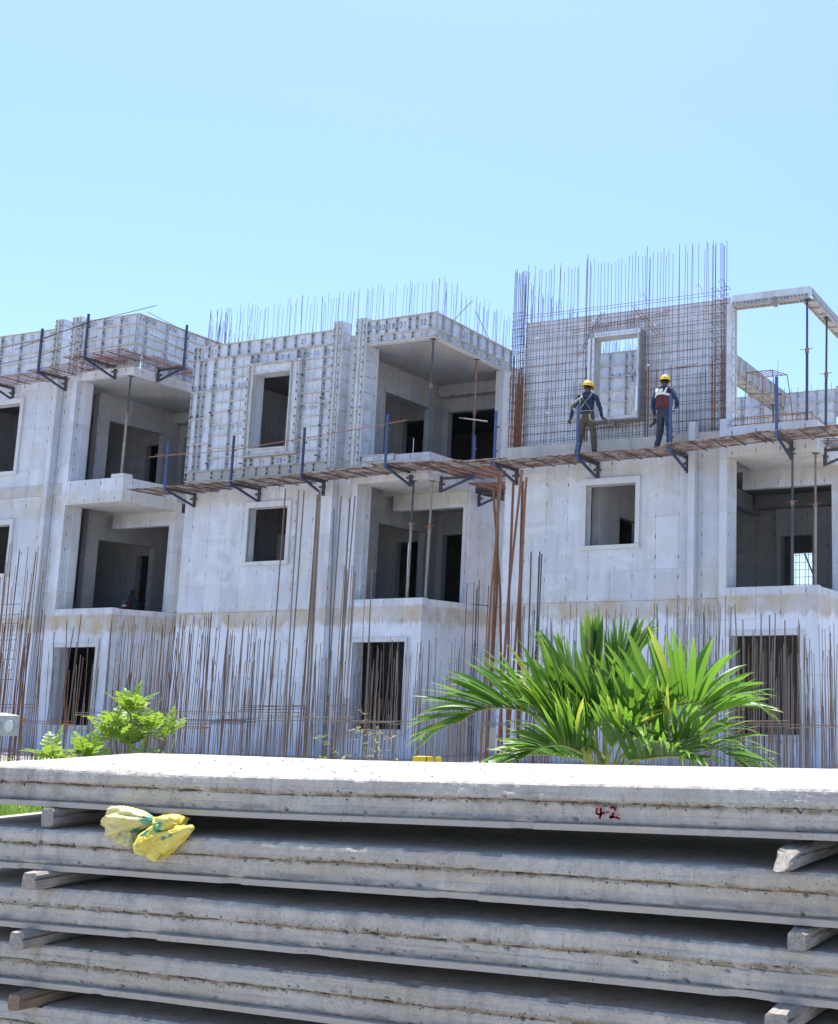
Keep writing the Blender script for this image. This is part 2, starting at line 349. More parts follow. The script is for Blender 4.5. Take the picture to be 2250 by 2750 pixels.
def lettering(text, h, wd, y=-.004):
    """flat strokes in the xz plane, facing -y, starting at x=0"""
    b = MB(); x = 0; cw = h * .62
    for line in text.split('\n'):
        pass
    for li, line in enumerate(text.split('\n')):
        x = 0
        for ch in line:
            for st in GLY.get(ch, []):
                for (a, c) in zip(st[:-1], st[1:]):
                    p0 = Vector((x + a[0] * cw, 0, a[1] * h - li * h * 1.25)); p1 = Vector((x + c[0] * cw, 0, c[1] * h - li * h * 1.25))
                    d = (p1 - p0); d.normalize(); nrm = Vector((-d.z, 0, d.x)) * wd / 2; e = d * wd * .3
                    b.add([p0 - e + nrm, p0 - e - nrm, p1 + e - nrm, p1 + e + nrm], [(0, 1, 2, 3)])
            x += cw * 1.3
    b.v = [(v[0], y, v[2]) for v in b.v]
    return b

# ------------------------------------------------------------------ measurements shared by the three houses
YF = 23.54      # face of the front wall
YP = 23.30      # balcony edge and fins stand in front of it
YB = 25.15      # recessed wall behind the balcony
PER = 10.15     # spacing of the houses
UX = {1: -35.45, 2: -25.30, 3: -15.15}
XR = 8.08       # right side of each house

# ------------------------------------------------------------------ ground
g = MB()
N = 60
def gz(x, y):
    return -.12 + .10 * noise.noise(Vector((x * .15, y * .15, 3))) + .03 * noise.noise(Vector((x, y, 0)))
xs = [-60 + 85 * i / N for i in range(N + 1)]; ys = [-12 + 62 * i / N for i in range(N + 1)]
for y in ys:
    for x in xs: g.v.append((x, y, gz(x, y) if 6 < y < 23 else -.12))
for j in range(N):
    for i in range(N):
        a = j * (N + 1) + i; g.f.append((a, a + 1, a + N + 2, a + N + 1)); g.mi.append(0)
for (xa, xb, ya, yb) in ((-1500, -60, -1500, 1500), (25, 1500, -1500, 1500), (-60, 25, -1500, -12), (-60, 25, 50, 1500)):
    g.add([(xa, ya, -.12), (xb, ya, -.12), (xb, yb, -.12), (xa, yb, -.12)], [(0, 1, 2, 3)])
tag(put('ground', g, M['soil']), kind='structure')

# ------------------------------------------------------------------ the houses
def surround(x0, x1, z0, z1, y, band=.11, proud=.06, sill=.10):
    b = MB()
    b.box(x0 - band, x1 + band, y - proud, y + .02, z1, z1 + band * 1.4)
    b.box(x0 - band, x0, y - proud, y + .02, z0, z1); b.box(x1, x1 + band, y - proud, y + .02, z0, z1)
    b.box(x0 - band - .02, x1 + band + .02, y - proud - .02, y + .02, z0 - sill, z0)
    return b

def house(u, label):
    x0 = UX[u]; T = thing('townhouse', label, 'house', (x0, YF, 0), 'unfinished concrete townhouses in a row')
    def P(name, mb, mat='conc'): return put(name, mb, M[mat], T, WL[T] if False else (0, 0, 0))
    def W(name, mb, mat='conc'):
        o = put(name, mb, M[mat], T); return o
    top = {1: 10.60, 2: 10.62, 3: 7.42}[u]
    w1 = (x0 + 2.27, x0 + 3.57, 4.87, 6.32); w2 = (x0 + 2.22, x0 + 3.47, 7.92, 9.99)
    # front walls, storey by storey (each lift steps back a little)
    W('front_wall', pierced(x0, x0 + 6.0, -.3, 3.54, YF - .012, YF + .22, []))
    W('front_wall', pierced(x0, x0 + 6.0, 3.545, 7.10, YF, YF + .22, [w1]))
    ws = W('window_surround', surround(*w1, YF), 'conc_trim')
    W('kicker_beam', MB().box(x0 - .02, x0 + 6.0, YF - .025, YF + .25, 7.105, 7.42 if u != 3 else 7.40), 'conc_raw')
    if u != 3:
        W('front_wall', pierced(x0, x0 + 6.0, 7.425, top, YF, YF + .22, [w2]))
        if u == 1: W('window_surround', surround(*w2, YF, .12, .06), 'conc_trim')
    # two slender fins beside the balcony
    ft = 10.62 if u != 3 else 7.62
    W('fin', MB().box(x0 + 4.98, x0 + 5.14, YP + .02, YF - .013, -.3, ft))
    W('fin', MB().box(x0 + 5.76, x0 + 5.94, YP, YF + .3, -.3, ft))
    # left flank and right flank walls
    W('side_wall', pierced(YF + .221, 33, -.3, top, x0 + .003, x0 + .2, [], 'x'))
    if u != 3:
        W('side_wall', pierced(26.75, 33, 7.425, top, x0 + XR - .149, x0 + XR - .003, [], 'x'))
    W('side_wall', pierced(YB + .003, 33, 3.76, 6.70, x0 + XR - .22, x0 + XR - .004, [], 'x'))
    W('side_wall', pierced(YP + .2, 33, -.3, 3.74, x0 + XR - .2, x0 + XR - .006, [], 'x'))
    # ground-floor bay under the balcony, with its door opening
    dr = (x0 + 6.06, x0 + 7.64, .56, 2.69)
    W('bay_wall', pierced(x0 + 5.945, x0 + XR, -.3, 3.76, YP, YP + .198, [dr]))
    W('door_surround', MB().box(x0 + 5.95, x0 + 7.76, YP - .035, YP + .01, 2.69, 2.80).box(x0 + 7.64, x0 + 7.76, YP - .035, YP + .01, .56, 2.69)
      .box(x0 + 5.95, x0 + 7.78, YP - .05, YP + .01, .44, .56), 'conc_trim')
    # floor plates
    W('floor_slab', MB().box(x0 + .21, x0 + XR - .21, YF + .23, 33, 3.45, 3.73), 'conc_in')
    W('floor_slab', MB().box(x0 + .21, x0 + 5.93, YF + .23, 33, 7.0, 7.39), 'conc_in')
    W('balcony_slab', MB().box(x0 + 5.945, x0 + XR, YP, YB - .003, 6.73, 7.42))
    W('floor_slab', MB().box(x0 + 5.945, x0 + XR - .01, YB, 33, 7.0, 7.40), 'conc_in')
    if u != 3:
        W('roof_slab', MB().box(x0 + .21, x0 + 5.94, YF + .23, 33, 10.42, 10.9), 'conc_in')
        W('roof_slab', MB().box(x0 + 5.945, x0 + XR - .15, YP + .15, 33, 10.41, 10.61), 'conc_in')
        W('edge_beam', MB().box(x0 + 5.945, x0 + XR, YP, YP + .148, 10.398, 10.612)); W('edge_beam', MB().box(x0 + XR - .148, x0 + XR, YP + .149, 26.74, 10.398, 10.612))
        W('column', MB().box(x0 + XR - .26, x0 + XR - .01, 26.5, 26.745, 7.42, 10.40), 'conc_trim')
    # recessed wall behind the first-floor balcony: lintel, jamb and opening
    W('recessed_wall', pierced(x0 + 5.2, x0 + XR - .005, 3.74, 6.995, YB, YB + .2,
                               [(x0 + 5.2, x0 + 5.62, 3.74, 6.74), (x0 + 5.62, x0 + 7.86, 3.74, 6.31)]))
    # rooms
    if u == 3:
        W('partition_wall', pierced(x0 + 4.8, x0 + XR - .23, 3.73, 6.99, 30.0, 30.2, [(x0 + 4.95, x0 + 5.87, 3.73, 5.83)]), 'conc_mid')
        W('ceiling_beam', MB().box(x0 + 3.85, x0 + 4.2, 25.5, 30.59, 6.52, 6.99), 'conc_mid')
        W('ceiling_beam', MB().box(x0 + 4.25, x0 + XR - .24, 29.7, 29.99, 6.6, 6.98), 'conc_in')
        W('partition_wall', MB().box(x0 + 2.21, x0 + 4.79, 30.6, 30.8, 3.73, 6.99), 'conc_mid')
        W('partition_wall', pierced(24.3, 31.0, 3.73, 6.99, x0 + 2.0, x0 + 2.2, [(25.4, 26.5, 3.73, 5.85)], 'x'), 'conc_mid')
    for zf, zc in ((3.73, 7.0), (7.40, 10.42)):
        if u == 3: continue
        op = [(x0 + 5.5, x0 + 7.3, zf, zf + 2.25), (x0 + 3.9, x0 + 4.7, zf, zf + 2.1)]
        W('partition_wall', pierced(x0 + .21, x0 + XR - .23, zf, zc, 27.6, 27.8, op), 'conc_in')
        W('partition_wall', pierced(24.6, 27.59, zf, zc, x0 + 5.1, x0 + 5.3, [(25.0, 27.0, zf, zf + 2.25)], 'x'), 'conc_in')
        W('partition_wall', MB().box(x0 + 1.6, x0 + 2.75, 25.3, 25.5, zf, zf + 2.15), 'conc')
        W('ceiling_beam', MB().box(x0 + 5.32, x0 + XR - .24, 27.3, 27.58, zc - .35, zc - .01), 'conc_in')
    back = [(x0 + 4.3, x0 + 5.05, 3.74, 5.7)] if u == 3 else []
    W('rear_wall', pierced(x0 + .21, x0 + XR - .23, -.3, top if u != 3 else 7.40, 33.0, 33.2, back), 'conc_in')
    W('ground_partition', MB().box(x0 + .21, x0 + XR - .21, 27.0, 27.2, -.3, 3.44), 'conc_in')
    return T

house(1, 'stripped concrete house at the left edge with bare upper balcony and seated worker inside')
house(2, 'middle concrete house whose top storey is still clad in numbered aluminium formwork')
house(3, 'two-storey concrete house topped by the open rebar wall where two workers stand')
# low yard walls closing the gaps between the houses
for k, (u, lab) in enumerate(((2, 'low grey wall closing the gap between the middle house and the rebar-topped house'),
                              (1, 'low grey wall closing the gap beside the left house behind the leafy shrub'))):
    x0 = UX[u]
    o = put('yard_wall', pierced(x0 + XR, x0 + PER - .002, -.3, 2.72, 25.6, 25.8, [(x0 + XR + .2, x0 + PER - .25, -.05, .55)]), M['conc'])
    tag(o, lab, 'wall', 'low walls between the houses')

# ------------------------------------------------------------------ aluminium formwork
PANEL = {}
def panel_mesh(wd, h, rows):
    key = (round(wd, 2), round(h, 2), rows)
    if key in PANEL: return PANEL[key]
    b = MB(); e = .016; d = -.068
    b.box(0.002, wd - .002, -.006, 0, 0.002, h - .002)                         # skin
    b.box(.002, .002 + e, d, -.006, .002, h - .002, 3); b.box(wd - e - .002, wd - .002, d, -.006, .002, h - .002, 3)
    b.box(.002 + e, wd - e - .002, d, -.006, .002, .002 + e, 1); b.box(.002 + e, wd - e - .002, d, -.006, h - e - .002, h - .002, 1)
    for k in range(1, rows):
        z = h * k / rows + (.02 if k % 2 else -.015); b.box(.002 + e, wd - e - .002, d * .86, -.006, z - .017, z + .017, 1)
    if wd > .5: b.box(wd / 2 - .003, wd / 2 + .003, -.014, -.006, .02, h - .02, 1)
    for k in range(max(2, int(h / .28))):      # wedge pins on the side flanges
        z = (k + .5) * h / max(2, int(h / .28))
        b.box(.018, .032, d - .006, d + .03, z - .02, z + .02, 2)
    me = b.mesh('formwork_panel')
    for m in ('alu', 'alu_rib', 'steel', 'alu_flange'): me.materials.append(M[m])
    PANEL[key] = me
    return me
def panel(parent, x, y, z, wd, h, rows, face='front', text=None, tcol='paint_black', th=.16, tpos=None):
    rz = 0 if face == 'front' else R(90)         # 'side' faces +x and runs along +y
    o = put('formwork_panel', panel_mesh(wd, h, rows), None, parent, (x, y, z), (0, 0, rz))
    if text:
        tw = len(max(text.split('\n'), key=len)) * th * .8
        tx, tz = tpos or (max(.03, wd / 2 - tw / 2), h * .5 - th / 2)
        l = lettering(text, th, th * .095)
        q = put('painted_number', l, M[tcol], None, (0, 0, 0))
        q.parent = o; q.location = (tx, -.008, tz)
    return o

# middle house: wall formwork on the top storey
x0 = UX[2]; Y = YF - .002
F = thing('wall_formwork', 'pale aluminium wall formwork with window box and blue numbers on the middle house', 'formwork', (x0, Y, 7.2))
kx = x0 - .06
for wd, tx in ((.30, None), (.62, None), (.36, '13'), (.36, None), (.40, None), (.42, '14'), (.36, None), (.42, '15'), (.36, None), (.40, None), (.36, '2'), (.50, None)):
    panel(F, kx, Y, 7.17, wd, .27, 1, text=tx, th=.14); kx += wd
kx = x0 - .06
for wd, tx in ((.16, None), (.34, 'ST\n2'), (.34, '17'), (.36, None), (.36, None), (.34, None), (.44, None), (.42, '20'), (.36, None), (.38, None), (.56, '21'), (.34, None), (.42, None), (.12, None)):
    panel(F, kx, Y, 10.62, wd, .40, 1, text=tx, th=.12, tpos=(.08, .22) if tx and '\n' in tx else None); kx += wd
cols = [(-.06, .24, '0-'), (.19, .16, '02'), (.36, .34, '0-3'), (.71, .64, '0-4'), (1.36, .62, '0-5')]
for cx, wd, tx in cols:
    rows = 10 if wd > .5 else (5 if wd > .3 else 4)
    panel(F, x0 + cx, Y, 7.445, wd, 2.25, rows - 3 if rows == 10 else 3, text=tx + '>' if wd > .5 else tx[-1], tcol='paint_blue', th=.11, tpos=(.08, 1.12))
    panel(F, x0 + cx, Y, 9.70, wd, .915, 3 if wd > .5 else 1, text=tx, tcol='paint_blue', th=.12, tpos=(.05 if wd < .3 else .18, .05))
for cx, wd, tx in ((3.78, .66, '0-10'), (4.46, .44, '0-11')):
    panel(F, x0 + cx, Y, 7.445, wd, 2.25, 7, text=tx + '>', tcol='paint_blue', th=.11, tpos=(.06, 1.45))
    panel(F, x0 + cx, Y, 9.70, wd, .915, 3, text=tx, tcol='paint_blue', th=.13, tpos=(.06, .68))
for cx, wd, z, h, tx in ((1.99, .20, 10.29, .32, '0'), (2.20, .62, 10.29, .32, '7'), (2.83, .72, 10.29, .32, '0-8-'), (3.56, .21, 10.29, .32, '09'),
                         (1.99, .20, 7.445, .26, None), (2.20, .72, 7.445, .26, '7>'), (2.93, .56, 7.445, .26, '08>'), (3.50, .27, 7.445, .26, '0')):
    panel(F, x0 + cx, Y, z, wd, h, 1, text=tx, tcol='paint_blue', th=.13)
# window box-out of the formwork
bx = MB(); A0, A1, Z0, Z1 = x0 + 2.0, x0 + 3.76, 7.71, 10.28; i0, i1, j0, j1 = x0 + 2.22, x0 + 3.47, 7.92, 9.99
bx.box(A0, A1, Y - .13, Y - .001, j1, Z1); bx.box(A0, A1, Y - .13, Y - .001, Z0, j0)
bx.box(A0, i0, Y - .13, Y - .001, j0, j1); bx.box(i1, A1, Y - .13, Y - .001, j0, j1)
put('window_box', bx, M['alu'], F)
bx = MB()
for (a, b_) in ((A0, A0 + .07), (i0 - .035, i0), (i1, i1 + .035), (A1 - .08, A1)): bx.box(a, b_, Y - .19, Y - .131, Z0 + .05, Z1 - .05)
bx.box(A0 - .05, A1 + .05, Y - .21, Y - .131, Z1 - .045, Z1 + .015); bx.box(A0 - .05, A1 + .05, Y - .21, Y - .131, Z0 - .015, Z0 + .05)
bx.box(i0, i1, Y - .17, Y - .131, j0 - .05, j0); bx.box(i0, i1, Y - .17, Y - .131, j1, j1 + .05)
put('box_flange', bx, M['alu_rib'], F)
bx = MB()
for k in range(22):
    xx = A0 + .05 + k * (A1 - A0 - .1) / 21
    for zz in (Z1 - .03, Z0 + .02): bx.box(xx - .008, xx + .008, Y - .216, Y - .209, zz - .008, zz + .02)
for k in range(9):
    zz = j0 + .1 + k * .23
    for xx in (A0 + .035, A1 - .04): bx.box(xx - .014, xx + .014, Y - .20, Y - .188, zz - .03, zz + .03)
put('wedge_pins', bx, M['steel'], F)
# tie straps sticking out of the seams
bx = MB()
for (sx_, sz) in ((.05, 9.0), (.26, 9.0), (.7, 9.05), (1.36, 9.05), (1.98, 9.75), (1.98, 9.12), (.71, 7.62), (1.9, 7.55), (3.76, 9.85), (4.45, 9.15), (4.45, 8.4), (4.4, 7.6), (4.93, 9.3), (4.92, 8.2)):
    bx.box(x0 + sx_ - .02, x0 + sx_ + .04, Y - .12, Y - .069, sz, sz + .028)
put('tie_straps', bx, M['bar_dark'], F)

def column_shutter(label, xa, z0, z1, yfront, w_=.24, depth=.36):
    T = thing('column_formwork', label, 'formwork', (xa, yfront, z0), 'narrow column formworks')
    b = MB(); b.box(xa, xa + w_, yfront - .06, yfront - .004, z0, z1); b.box(xa + w_ + .001, xa + w_ + .05, yfront - .06, yfront + depth - .12, z0, z1)
    put('shutter_face', b, M['alu'], T)
    b = MB()
    for xx in (xa - .02, xa + w_ * .5 - .01, xa + w_ - .02): b.box(xx, xx + .022, yfront - .10, yfront - .061, z0, z1)
    k = 0
    while z0 + .2 + k * .42 < z1:
        zz = z0 + .2 + k * .42; b.box(xa + .003, xa + w_ - .022, yfront - .095, yfront - .0615, zz, zz + .025); k += 1
        b.box(xa + w_ + .051, xa + w_ + .075, yfront - .06, yfront + depth - .12, zz + .05, zz + .075)
    put('shutter_rib', b, M['alu_rib'], T)
    b = MB(); k = 0
    while z0 + .1 + k * .2 < z1 - .1:
        zz = z0 + .1 + k * .2
        for xx in (xa - .015, xa + w_ - .01): b.box(xx, xx + .02, yfront - .118, yfront - .099, zz, zz + random.choice((.03, .05)))
        k += 1
    put('wedge_pins', b, M['steel'], T)
    return T
column_shutter('narrow aluminium column formwork beside the numbered wall panels of the middle house', x0 + 4.98, 7.2, 11.13, YP, .20)
column_shutter('narrow aluminium column formwork beside the open top corner of the middle house', x0 + 5.70, 7.2, 11.13, YP, .25)
# slab-edge formwork round the open corner
E_ = thing('edge_formwork', 'aluminium slab edge formwork numbered 29 to 33 round the open corner of the middle house', 'formwork', (x0 + 6, YP, 10.4))
kx = x0 + 6.02
for wd, tx in ((.26, '29'), (.30, '30'), (.32, '18'), (.40, '31'), (.22, None), (.40, '32'), (.245, None)):
    panel(E_, kx, YP - .002, 10.62, wd, .42, 1, text=tx, th=.14); kx += wd
kx = x0 + 6.02
for wd, tx in ((.42, '0-24'), (.40, '25'), (.56, '26'), (.765, '0-27')):
    panel(E_, kx, YP - .002, 10.42, wd, .195, 1, text=tx, tcol='paint_blue', th=.09); kx += wd
ky = YP - .06
for wd, tx in ((.34, None), (.36, None), (.42, None), (.46, '33'), (.34, None), (.42, None), (.36, None), (.42, None), (.42, None)):
    panel(E_, x0 + XR + .004, ky, 10.62, wd, .42, 1, 'side', tx, th=.14); ky += wd
ky = YP - .06
for k in range(6):
    panel(E_, x0 + XR + .004, ky, 10.42, .585, .195, 1, 'side', '0-2' + str(8 + k)[-1], 'paint_blue', .09); ky += .59
panel(E_, x0 + 6.0, YP - .002, 7.27, 1.05, .17, 1, text='0-23', tcol='paint_blue', th=.09)

# left house: parapet formwork
x1 = UX[1]; Z0 = 10.62
F1 = thing('parapet_formwork', 'tall aluminium parapet formwork with ribs and numbers T6 to T8 on the left house', 'formwork', (x1, YF, Z0))
kx = x1 + 1.62
for tx in ('5', 'T6', 'T7', 'T8'):
    panel(F1, kx, YF - .03, Z0 + .27, .82, 1.27, 4, text=tx, th=.11, tpos=(.3, 1.07)); panel(F1, kx, YF - .03, Z0 - .02, .82, .28, 1); kx += .822
column_shutter('narrow aluminium column formwork next to panel T8 on the left house', x1 + 4.98, Z0 - .02, 12.32, YP, .22)
column_shutter('narrow aluminium column formwork between the two blue posts on the left house', x1 + 5.66, Z0 - .02, 12.32, YP, .26)
F2 = thing('parapet_formwork', 'aluminium parapet formwork with numbers T21 to T26 round the open corner of the left house', 'formwork', (x1 + 6, YP, Z0))
kx = x1 + 6.0
for wd, tx in ((.24, 'T1'), (.62, 'T21'), (.66, 'T22'), (.62, 'T2')):
    panel(F2, kx, YP - .03, Z0 + .34, wd, 1.2, 4, text=tx, th=.11, tpos=(.05, 1.02)); kx += wd
ky = YP - .09
for wd, tx in ((.30, '24'), (.72, 'T25'), (.72, 'T26'), (.72, 'T23'), (.72, None)):
    panel(F2, x1 + XR + .07, ky, Z0 + .34, wd, 1.2, 4, 'side', tx, th=.11, tpos=(.08, 1.02)); ky += wd
for k, tx in enumerate(('28', '29', '30')):
    panel(F2, x1 + 6.1 + k * .5, YP - .012, Z0 - .02, .49, .355, 1, text=tx, tcol='paint_blue', th=.12)
for k in range(6): panel(F2, x1 + XR + .02, YP + .2 + k * .5, Z0 - .02, .49, .355, 1, 'side', '3' + str(k), 'paint_blue', .12)
cb = MB(); cb.box(x1 + 7.62, x1 + XR + .10, YP - .14, YP + .1, Z0 - .01, Z0 + .33)
for k in range(5): cb.box(x1 + 7.62 + k * .12, x1 + 7.64 + k * .12, YP - .17, YP - .141, Z0 - .01, Z0 + .33)
put('corner_box', cb, M['alu_dark'], F2)  # darker metal used here to cancel the sun glare on the box

# rebar-topped house: the far skin of the wall formwork, seen through the bars
x3 = UX[3]
F3 = thing('wall_formwork', 'smooth grey inner formwork wall standing behind the rebar mesh and window frame', 'formwork', (x3, YF + .25, 7.45))
kx = x3 + .30; i = 0
wn = (x3 + 2.30, x3 + 3.58, 7.93, 10.02)
while kx < x3 + 5.72:
    wd = (.27, .31, .29)[i % 3]; wd = min(wd, x3 + 5.82 - kx); i += 1
    for ed_ in (wn[0], wn[1]):
        if kx < ed_ - .001 < kx + wd: wd = ed_ - kx
    segs = [(7.45, 10.66)]
    if kx + wd > wn[0] + .01 and kx < wn[1] - .01: segs = [(7.45, wn[2]), (wn[3], 10.66)]
    for za, zb in segs:
        yo = YF + .26 + random.uniform(-.004, .006)
        p = MB().box(kx + .0035, kx + wd - .0035, yo, yo + .05, za, zb)
        put('formwork_panel', p, M['alu_skin'], F3)
    kx += wd
put('top_waler', MB().box(x3 + .4, x3 + 5.8, YF + .32, YF + .40, 10.45, 10.60), M['alu_dark'], F3)
# window box-out
WB = thing('window_frame_box', 'grey aluminium window box-out set in the rebar mesh between the two workers', 'formwork', (x3 + 2.3, YF, 7.9))
b = MB(); a0, a1, c0, c1 = x3 + 2.26, x3 + 3.62, 7.86, 10.08
for (q0, q1, r0, r1) in ((a0, a1, c1 - .14, c1), (a0, a1, c0, c0 + .10), (a0, a0 + .15, c0 + .10, c1 - .14), (a1 - .06, a1, c0 + .10, c1 - .14)):
    b.box(q0, q1, YF - .07, YF + .25, r0, r1)
put('box_side', b, M['box_grey'], WB)
b = MB(); b.box(a0 + .16, a1 + .02, YF - .10, YF - .071, c1 - .13, c1 - .02); b.box(a0 + .1, a1, YF - .10, YF - .071, c0 + .02, c0 + .09)
b.box(a0 - .02, a0 + .05, YF - .095, YF - .071, c0, c1 - .14); b.box(a0 + .10, a0 + .15, YF - .095, YF - .071, c0 + .1, c1 - .14); b.box(a1 - .055, a1 - .02, YF - .09, YF - .071, c0, c1 - .14)
b.box(a1 - .15, a1 - .02, YF - .115, YF - .10, c0 + .03, c0 + .17)
put('box_flange', b, M['alu'], WB)
b = MB()
for k in range(18): b.box(a0 + .22 + k * .062, a0 + .236 + k * .062, YF - .104, YF - .0995, c1 - .09, c1 - .07)
for k in range(10): b.box(a0 + .12, a0 + .135, YF - .098, YF - .0945, c0 + .2 + k * .19, c0 + .225 + k * .19)
put('bolt_holes', b, M['paint_black'], WB)
# edge post right of the mesh
EP = thing('end_formwork', 'tall aluminium edge panel closing the right end of the rebar mesh wall', 'formwork', (x3 + 5.9, YF, 7.45))
put('panel_face', MB().box(x3 + 5.84, x3 + 5.96, YF - .06, YF + .25, 7.43, 10.40), M['alu'], EP)
b = MB(); b.box(x3 + 5.962, x3 + 5.99, YF - .06, YF - .02, 7.43, 10.36); b.box(x3 + 5.962, x3 + 5.99, YF + .2, YF + .25, 7.43, 10.36)
put('panel_flange', b, M['alu_rib'], EP)
b = MB()
for k in range(13): b.box(x3 + 5.963, x3 + 5.968, YF + .05, YF + .08, 7.6 + k * .22, 7.64 + k * .22)
put('bolt_holes', b, M['paint_black'], EP)
# beam formwork framing the open sky
BF = thing('beam_formwork', 'aluminium beam formwork framing open sky above two props at the right edge', 'formwork', (x3 + 7.8, YP, 10.3))
kx = x3 + 5.97
for wd in (.17, .42, .42, .72, .20):
    put('beam_side', MB().box(kx + .003, kx + wd - .003, YP + .18, YP + .2, 10.37, 10.60), M['alu'], BF); kx += wd
def soffit(name, p0, p1, wdt, parent):
    """perforated soffit channel"""
    b = MB(); L = Vector(p1) - Vector(p0); n = max(2, int(L.length / .085)); ax = abs(L.x) > abs(L.y)
    xa, xb = min(p0[0], p1[0]), max(p0[0], p1[0]); ya, yb = min(p0[1], p1[1]), max(p0[1], p1[1]); z = p0[2]
    if ax: b.box(xa, xb, ya, ya + wdt, z + .01, z + .03); b.box(xa, xb, ya - .02, ya - .0, z - .03, z + .09); b.box(xa, xb, ya + wdt, ya + wdt + .02, z - .04, z + .05)
    else: b.box(xa, xa + wdt, ya, yb, z + .01, z + .03); b.box(xa - .02, xa, ya, yb, z - .04, z + .13); b.box(xa + wdt, xa + wdt + .02, ya, yb, z - .04, z + .13)
    for k in range(int(L.length / .5) + 1):
        t = k * .5
        if ax and xa + t + .03 < xb: b.box(xa + t, xa + t + .03, ya, ya + wdt, z - .03, z + .0099)
        elif not ax and ya + t + .03 < yb: b.box(xa, xa + wdt, ya + t, ya + t + .03, z - .03, z + .0099)
    put(name, b, M['alu_soffit'], parent)
    h = MB()
    for k in range(n):
        t = (k + .5) / n
        if ax: xx = xa + t * (xb - xa); h.box(xx - .012, xx + .012, ya - .0235, ya - .02, z + .035, z + .06)
        else: yy = ya + t * (yb - ya); h.box(xa + wdt + .02, xa + wdt + .0235, yy - .012, yy + .012, z + .035, z + .06)
    put('bolt_holes', h, M['paint_black'], parent)
soffit('soffit_channel', (x3 + 6.05, YP - .02, 10.27), (x3 + 7.05, YP - .02, 10.27), .2, BF)
soffit('soffit_channel', (x3 + 7.12, YP - .02, 10.27), (x3 + 7.9, YP - .02, 10.27), .2, BF)
put('channel_clip', MB().box(x3 + 7.04, x3 + 7.13, YP - .06, YP + .1, 10.16, 10.36).box(x3 + 7.0, x3 + 7.2, YP - .03, YP, 10.22, 10.26), M['prop_grey'], BF)
soffit('soffit_channel', (x3 + 7.72, YP + .22, 10.27), (x3 + 7.72, YP + 3.4, 10.27), .24, BF)
put('beam_side', MB().box(x3 + 7.9, x3 + 7.92, YP + .22, YP + 3.4, 10.37, 10.56), M['alu_dark'], BF)
# formwork deeper inside that storey
IW = thing('wall_formwork', 'grey panel formwork wall seen through the window box between the workers', 'formwork', (x3 + .5, 26.8, 7.4))
kx = x3 + .1
for k, wd in enumerate((.5, .5, .5, .18, .5, .5, .5, .5, .5)):
    tx = ('A57', None, 'A-59', 'A', 'A52', 'A57', None, 'A5', None)[k]
    segs = [(7.42, 10.66)] if not (4 <= k <= 5) else [(9.75, 10.66)]
    for za, zb in segs: panel(IW, kx, 26.8, za, wd, zb - za, 9 if zb - za > 2 else 3, text=tx, tcol='paint_blue', th=.15, tpos=(.04, (zb - za) - .75))
    kx += wd
put('door_leaf', MB().box(x3 + 1.8, x3 + 2.76, 27.2, 27.25, 7.42, 9.74), M['alu_dark'], IW)
put('door_edge', MB().box(x3 + 1.79, x3 + 1.89, 26.66, 26.79, 7.42, 9.74).box(x3 + 1.89, x3 + 2.78, 26.68, 26.79, 9.66, 9.74), M['alu_rib'], IW)
RW = thing('wall_formwork', 'pale rear panel formwork wall glimpsed below the open sky at the right edge', 'formwork', (x3 + 4, 32.4, 7.4))
kx = x3 + 1.6
for k in range(12):
    wd = .62
    if not 5.7 < kx - x3 < 6.2:
        panel(RW, kx, 32.4, 7.42, wd, 3.23, 9)
    else: panel(RW, kx, 32.4, 9.75, wd, .9, 3)
    kx += wd
RB = thing('beam_formwork', 'brownish beam formwork running back under the sky behind the rebar stool', 'formwork', (x3 + 4.1, 29, 10.1))
soffit('soffit_channel', (x3 + 3.95, 25.6, 10.10), (x3 + 3.95, 32.3, 10.10), .30, RB)
put('beam_side', MB().box(x3 + 3.92, x3 + 3.935, 25.6, 32.3, 10.2, 10.66).box(x3 + 4.32, x3 + 4.335, 25.6, 32.3, 10.2, 10.66), M['alu_dark'], RB)
b = MB()
for k in range(13): b.box(x3 + 4.336, x3 + 4.38, 25.7 + k * .52, 25.73 + k * .52, 10.12, 10.64)
put('beam_rib', b, M['alu_rib'], RB)

# ------------------------------------------------------------------ reinforcing bars
BARM = {}
def bar_mesh(r, v, mat):
    key = (r, v, mat)
    if key not in BARM:
        rr = random.Random(hash((round(r * 1e4), v)) & 0xffff); b = MB(); bend = rr.uniform(.2, 1.0) * .022 * (1 if v % 2 else -1); ph = rr.uniform(.8, 1.6)
        pts = [(bend * math.sin(t * math.pi * ph), bend * .4 * math.sin(t * 2.1), t) for t in (0, .22, .45, .7, 1.0)]
        if v == 0: pts = [(0, 0, 0), (0, 0, .5), (0, 0, 1)]
        b.tube(pts, r, 5); me = b.mesh('rebar'); me.materials.append(M[mat]); BARM[key] = me
    return BARM[key]
def rebar(parent, x, y, z0, z1, r=.008, mat='bar', lean=(0, 0), name='rebar', v=None):
    v = random.randrange(1, 7) if v is None else v
    return put(name, bar_mesh(r, v, mat), None, parent, (x, y, z0), (-lean[1], lean[0], random.uniform(0, 6.28) if v else 0), (1, 1, z1 - z0))
def hbar(parent, p0, p1, r=.006, mat='bar', name='tie_bar'):
    p0, p1 = Vector(p0), Vector(p1); d = p1 - p0
    o = put(name, bar_mesh(r, random.randrange(0, 3), mat), None, parent, p0, (0, 0, 0), (1, 1, d.length))
    o.rotation_euler = d.to_track_quat('Z', 'Y').to_euler()
    return o
rnd = random.uniform

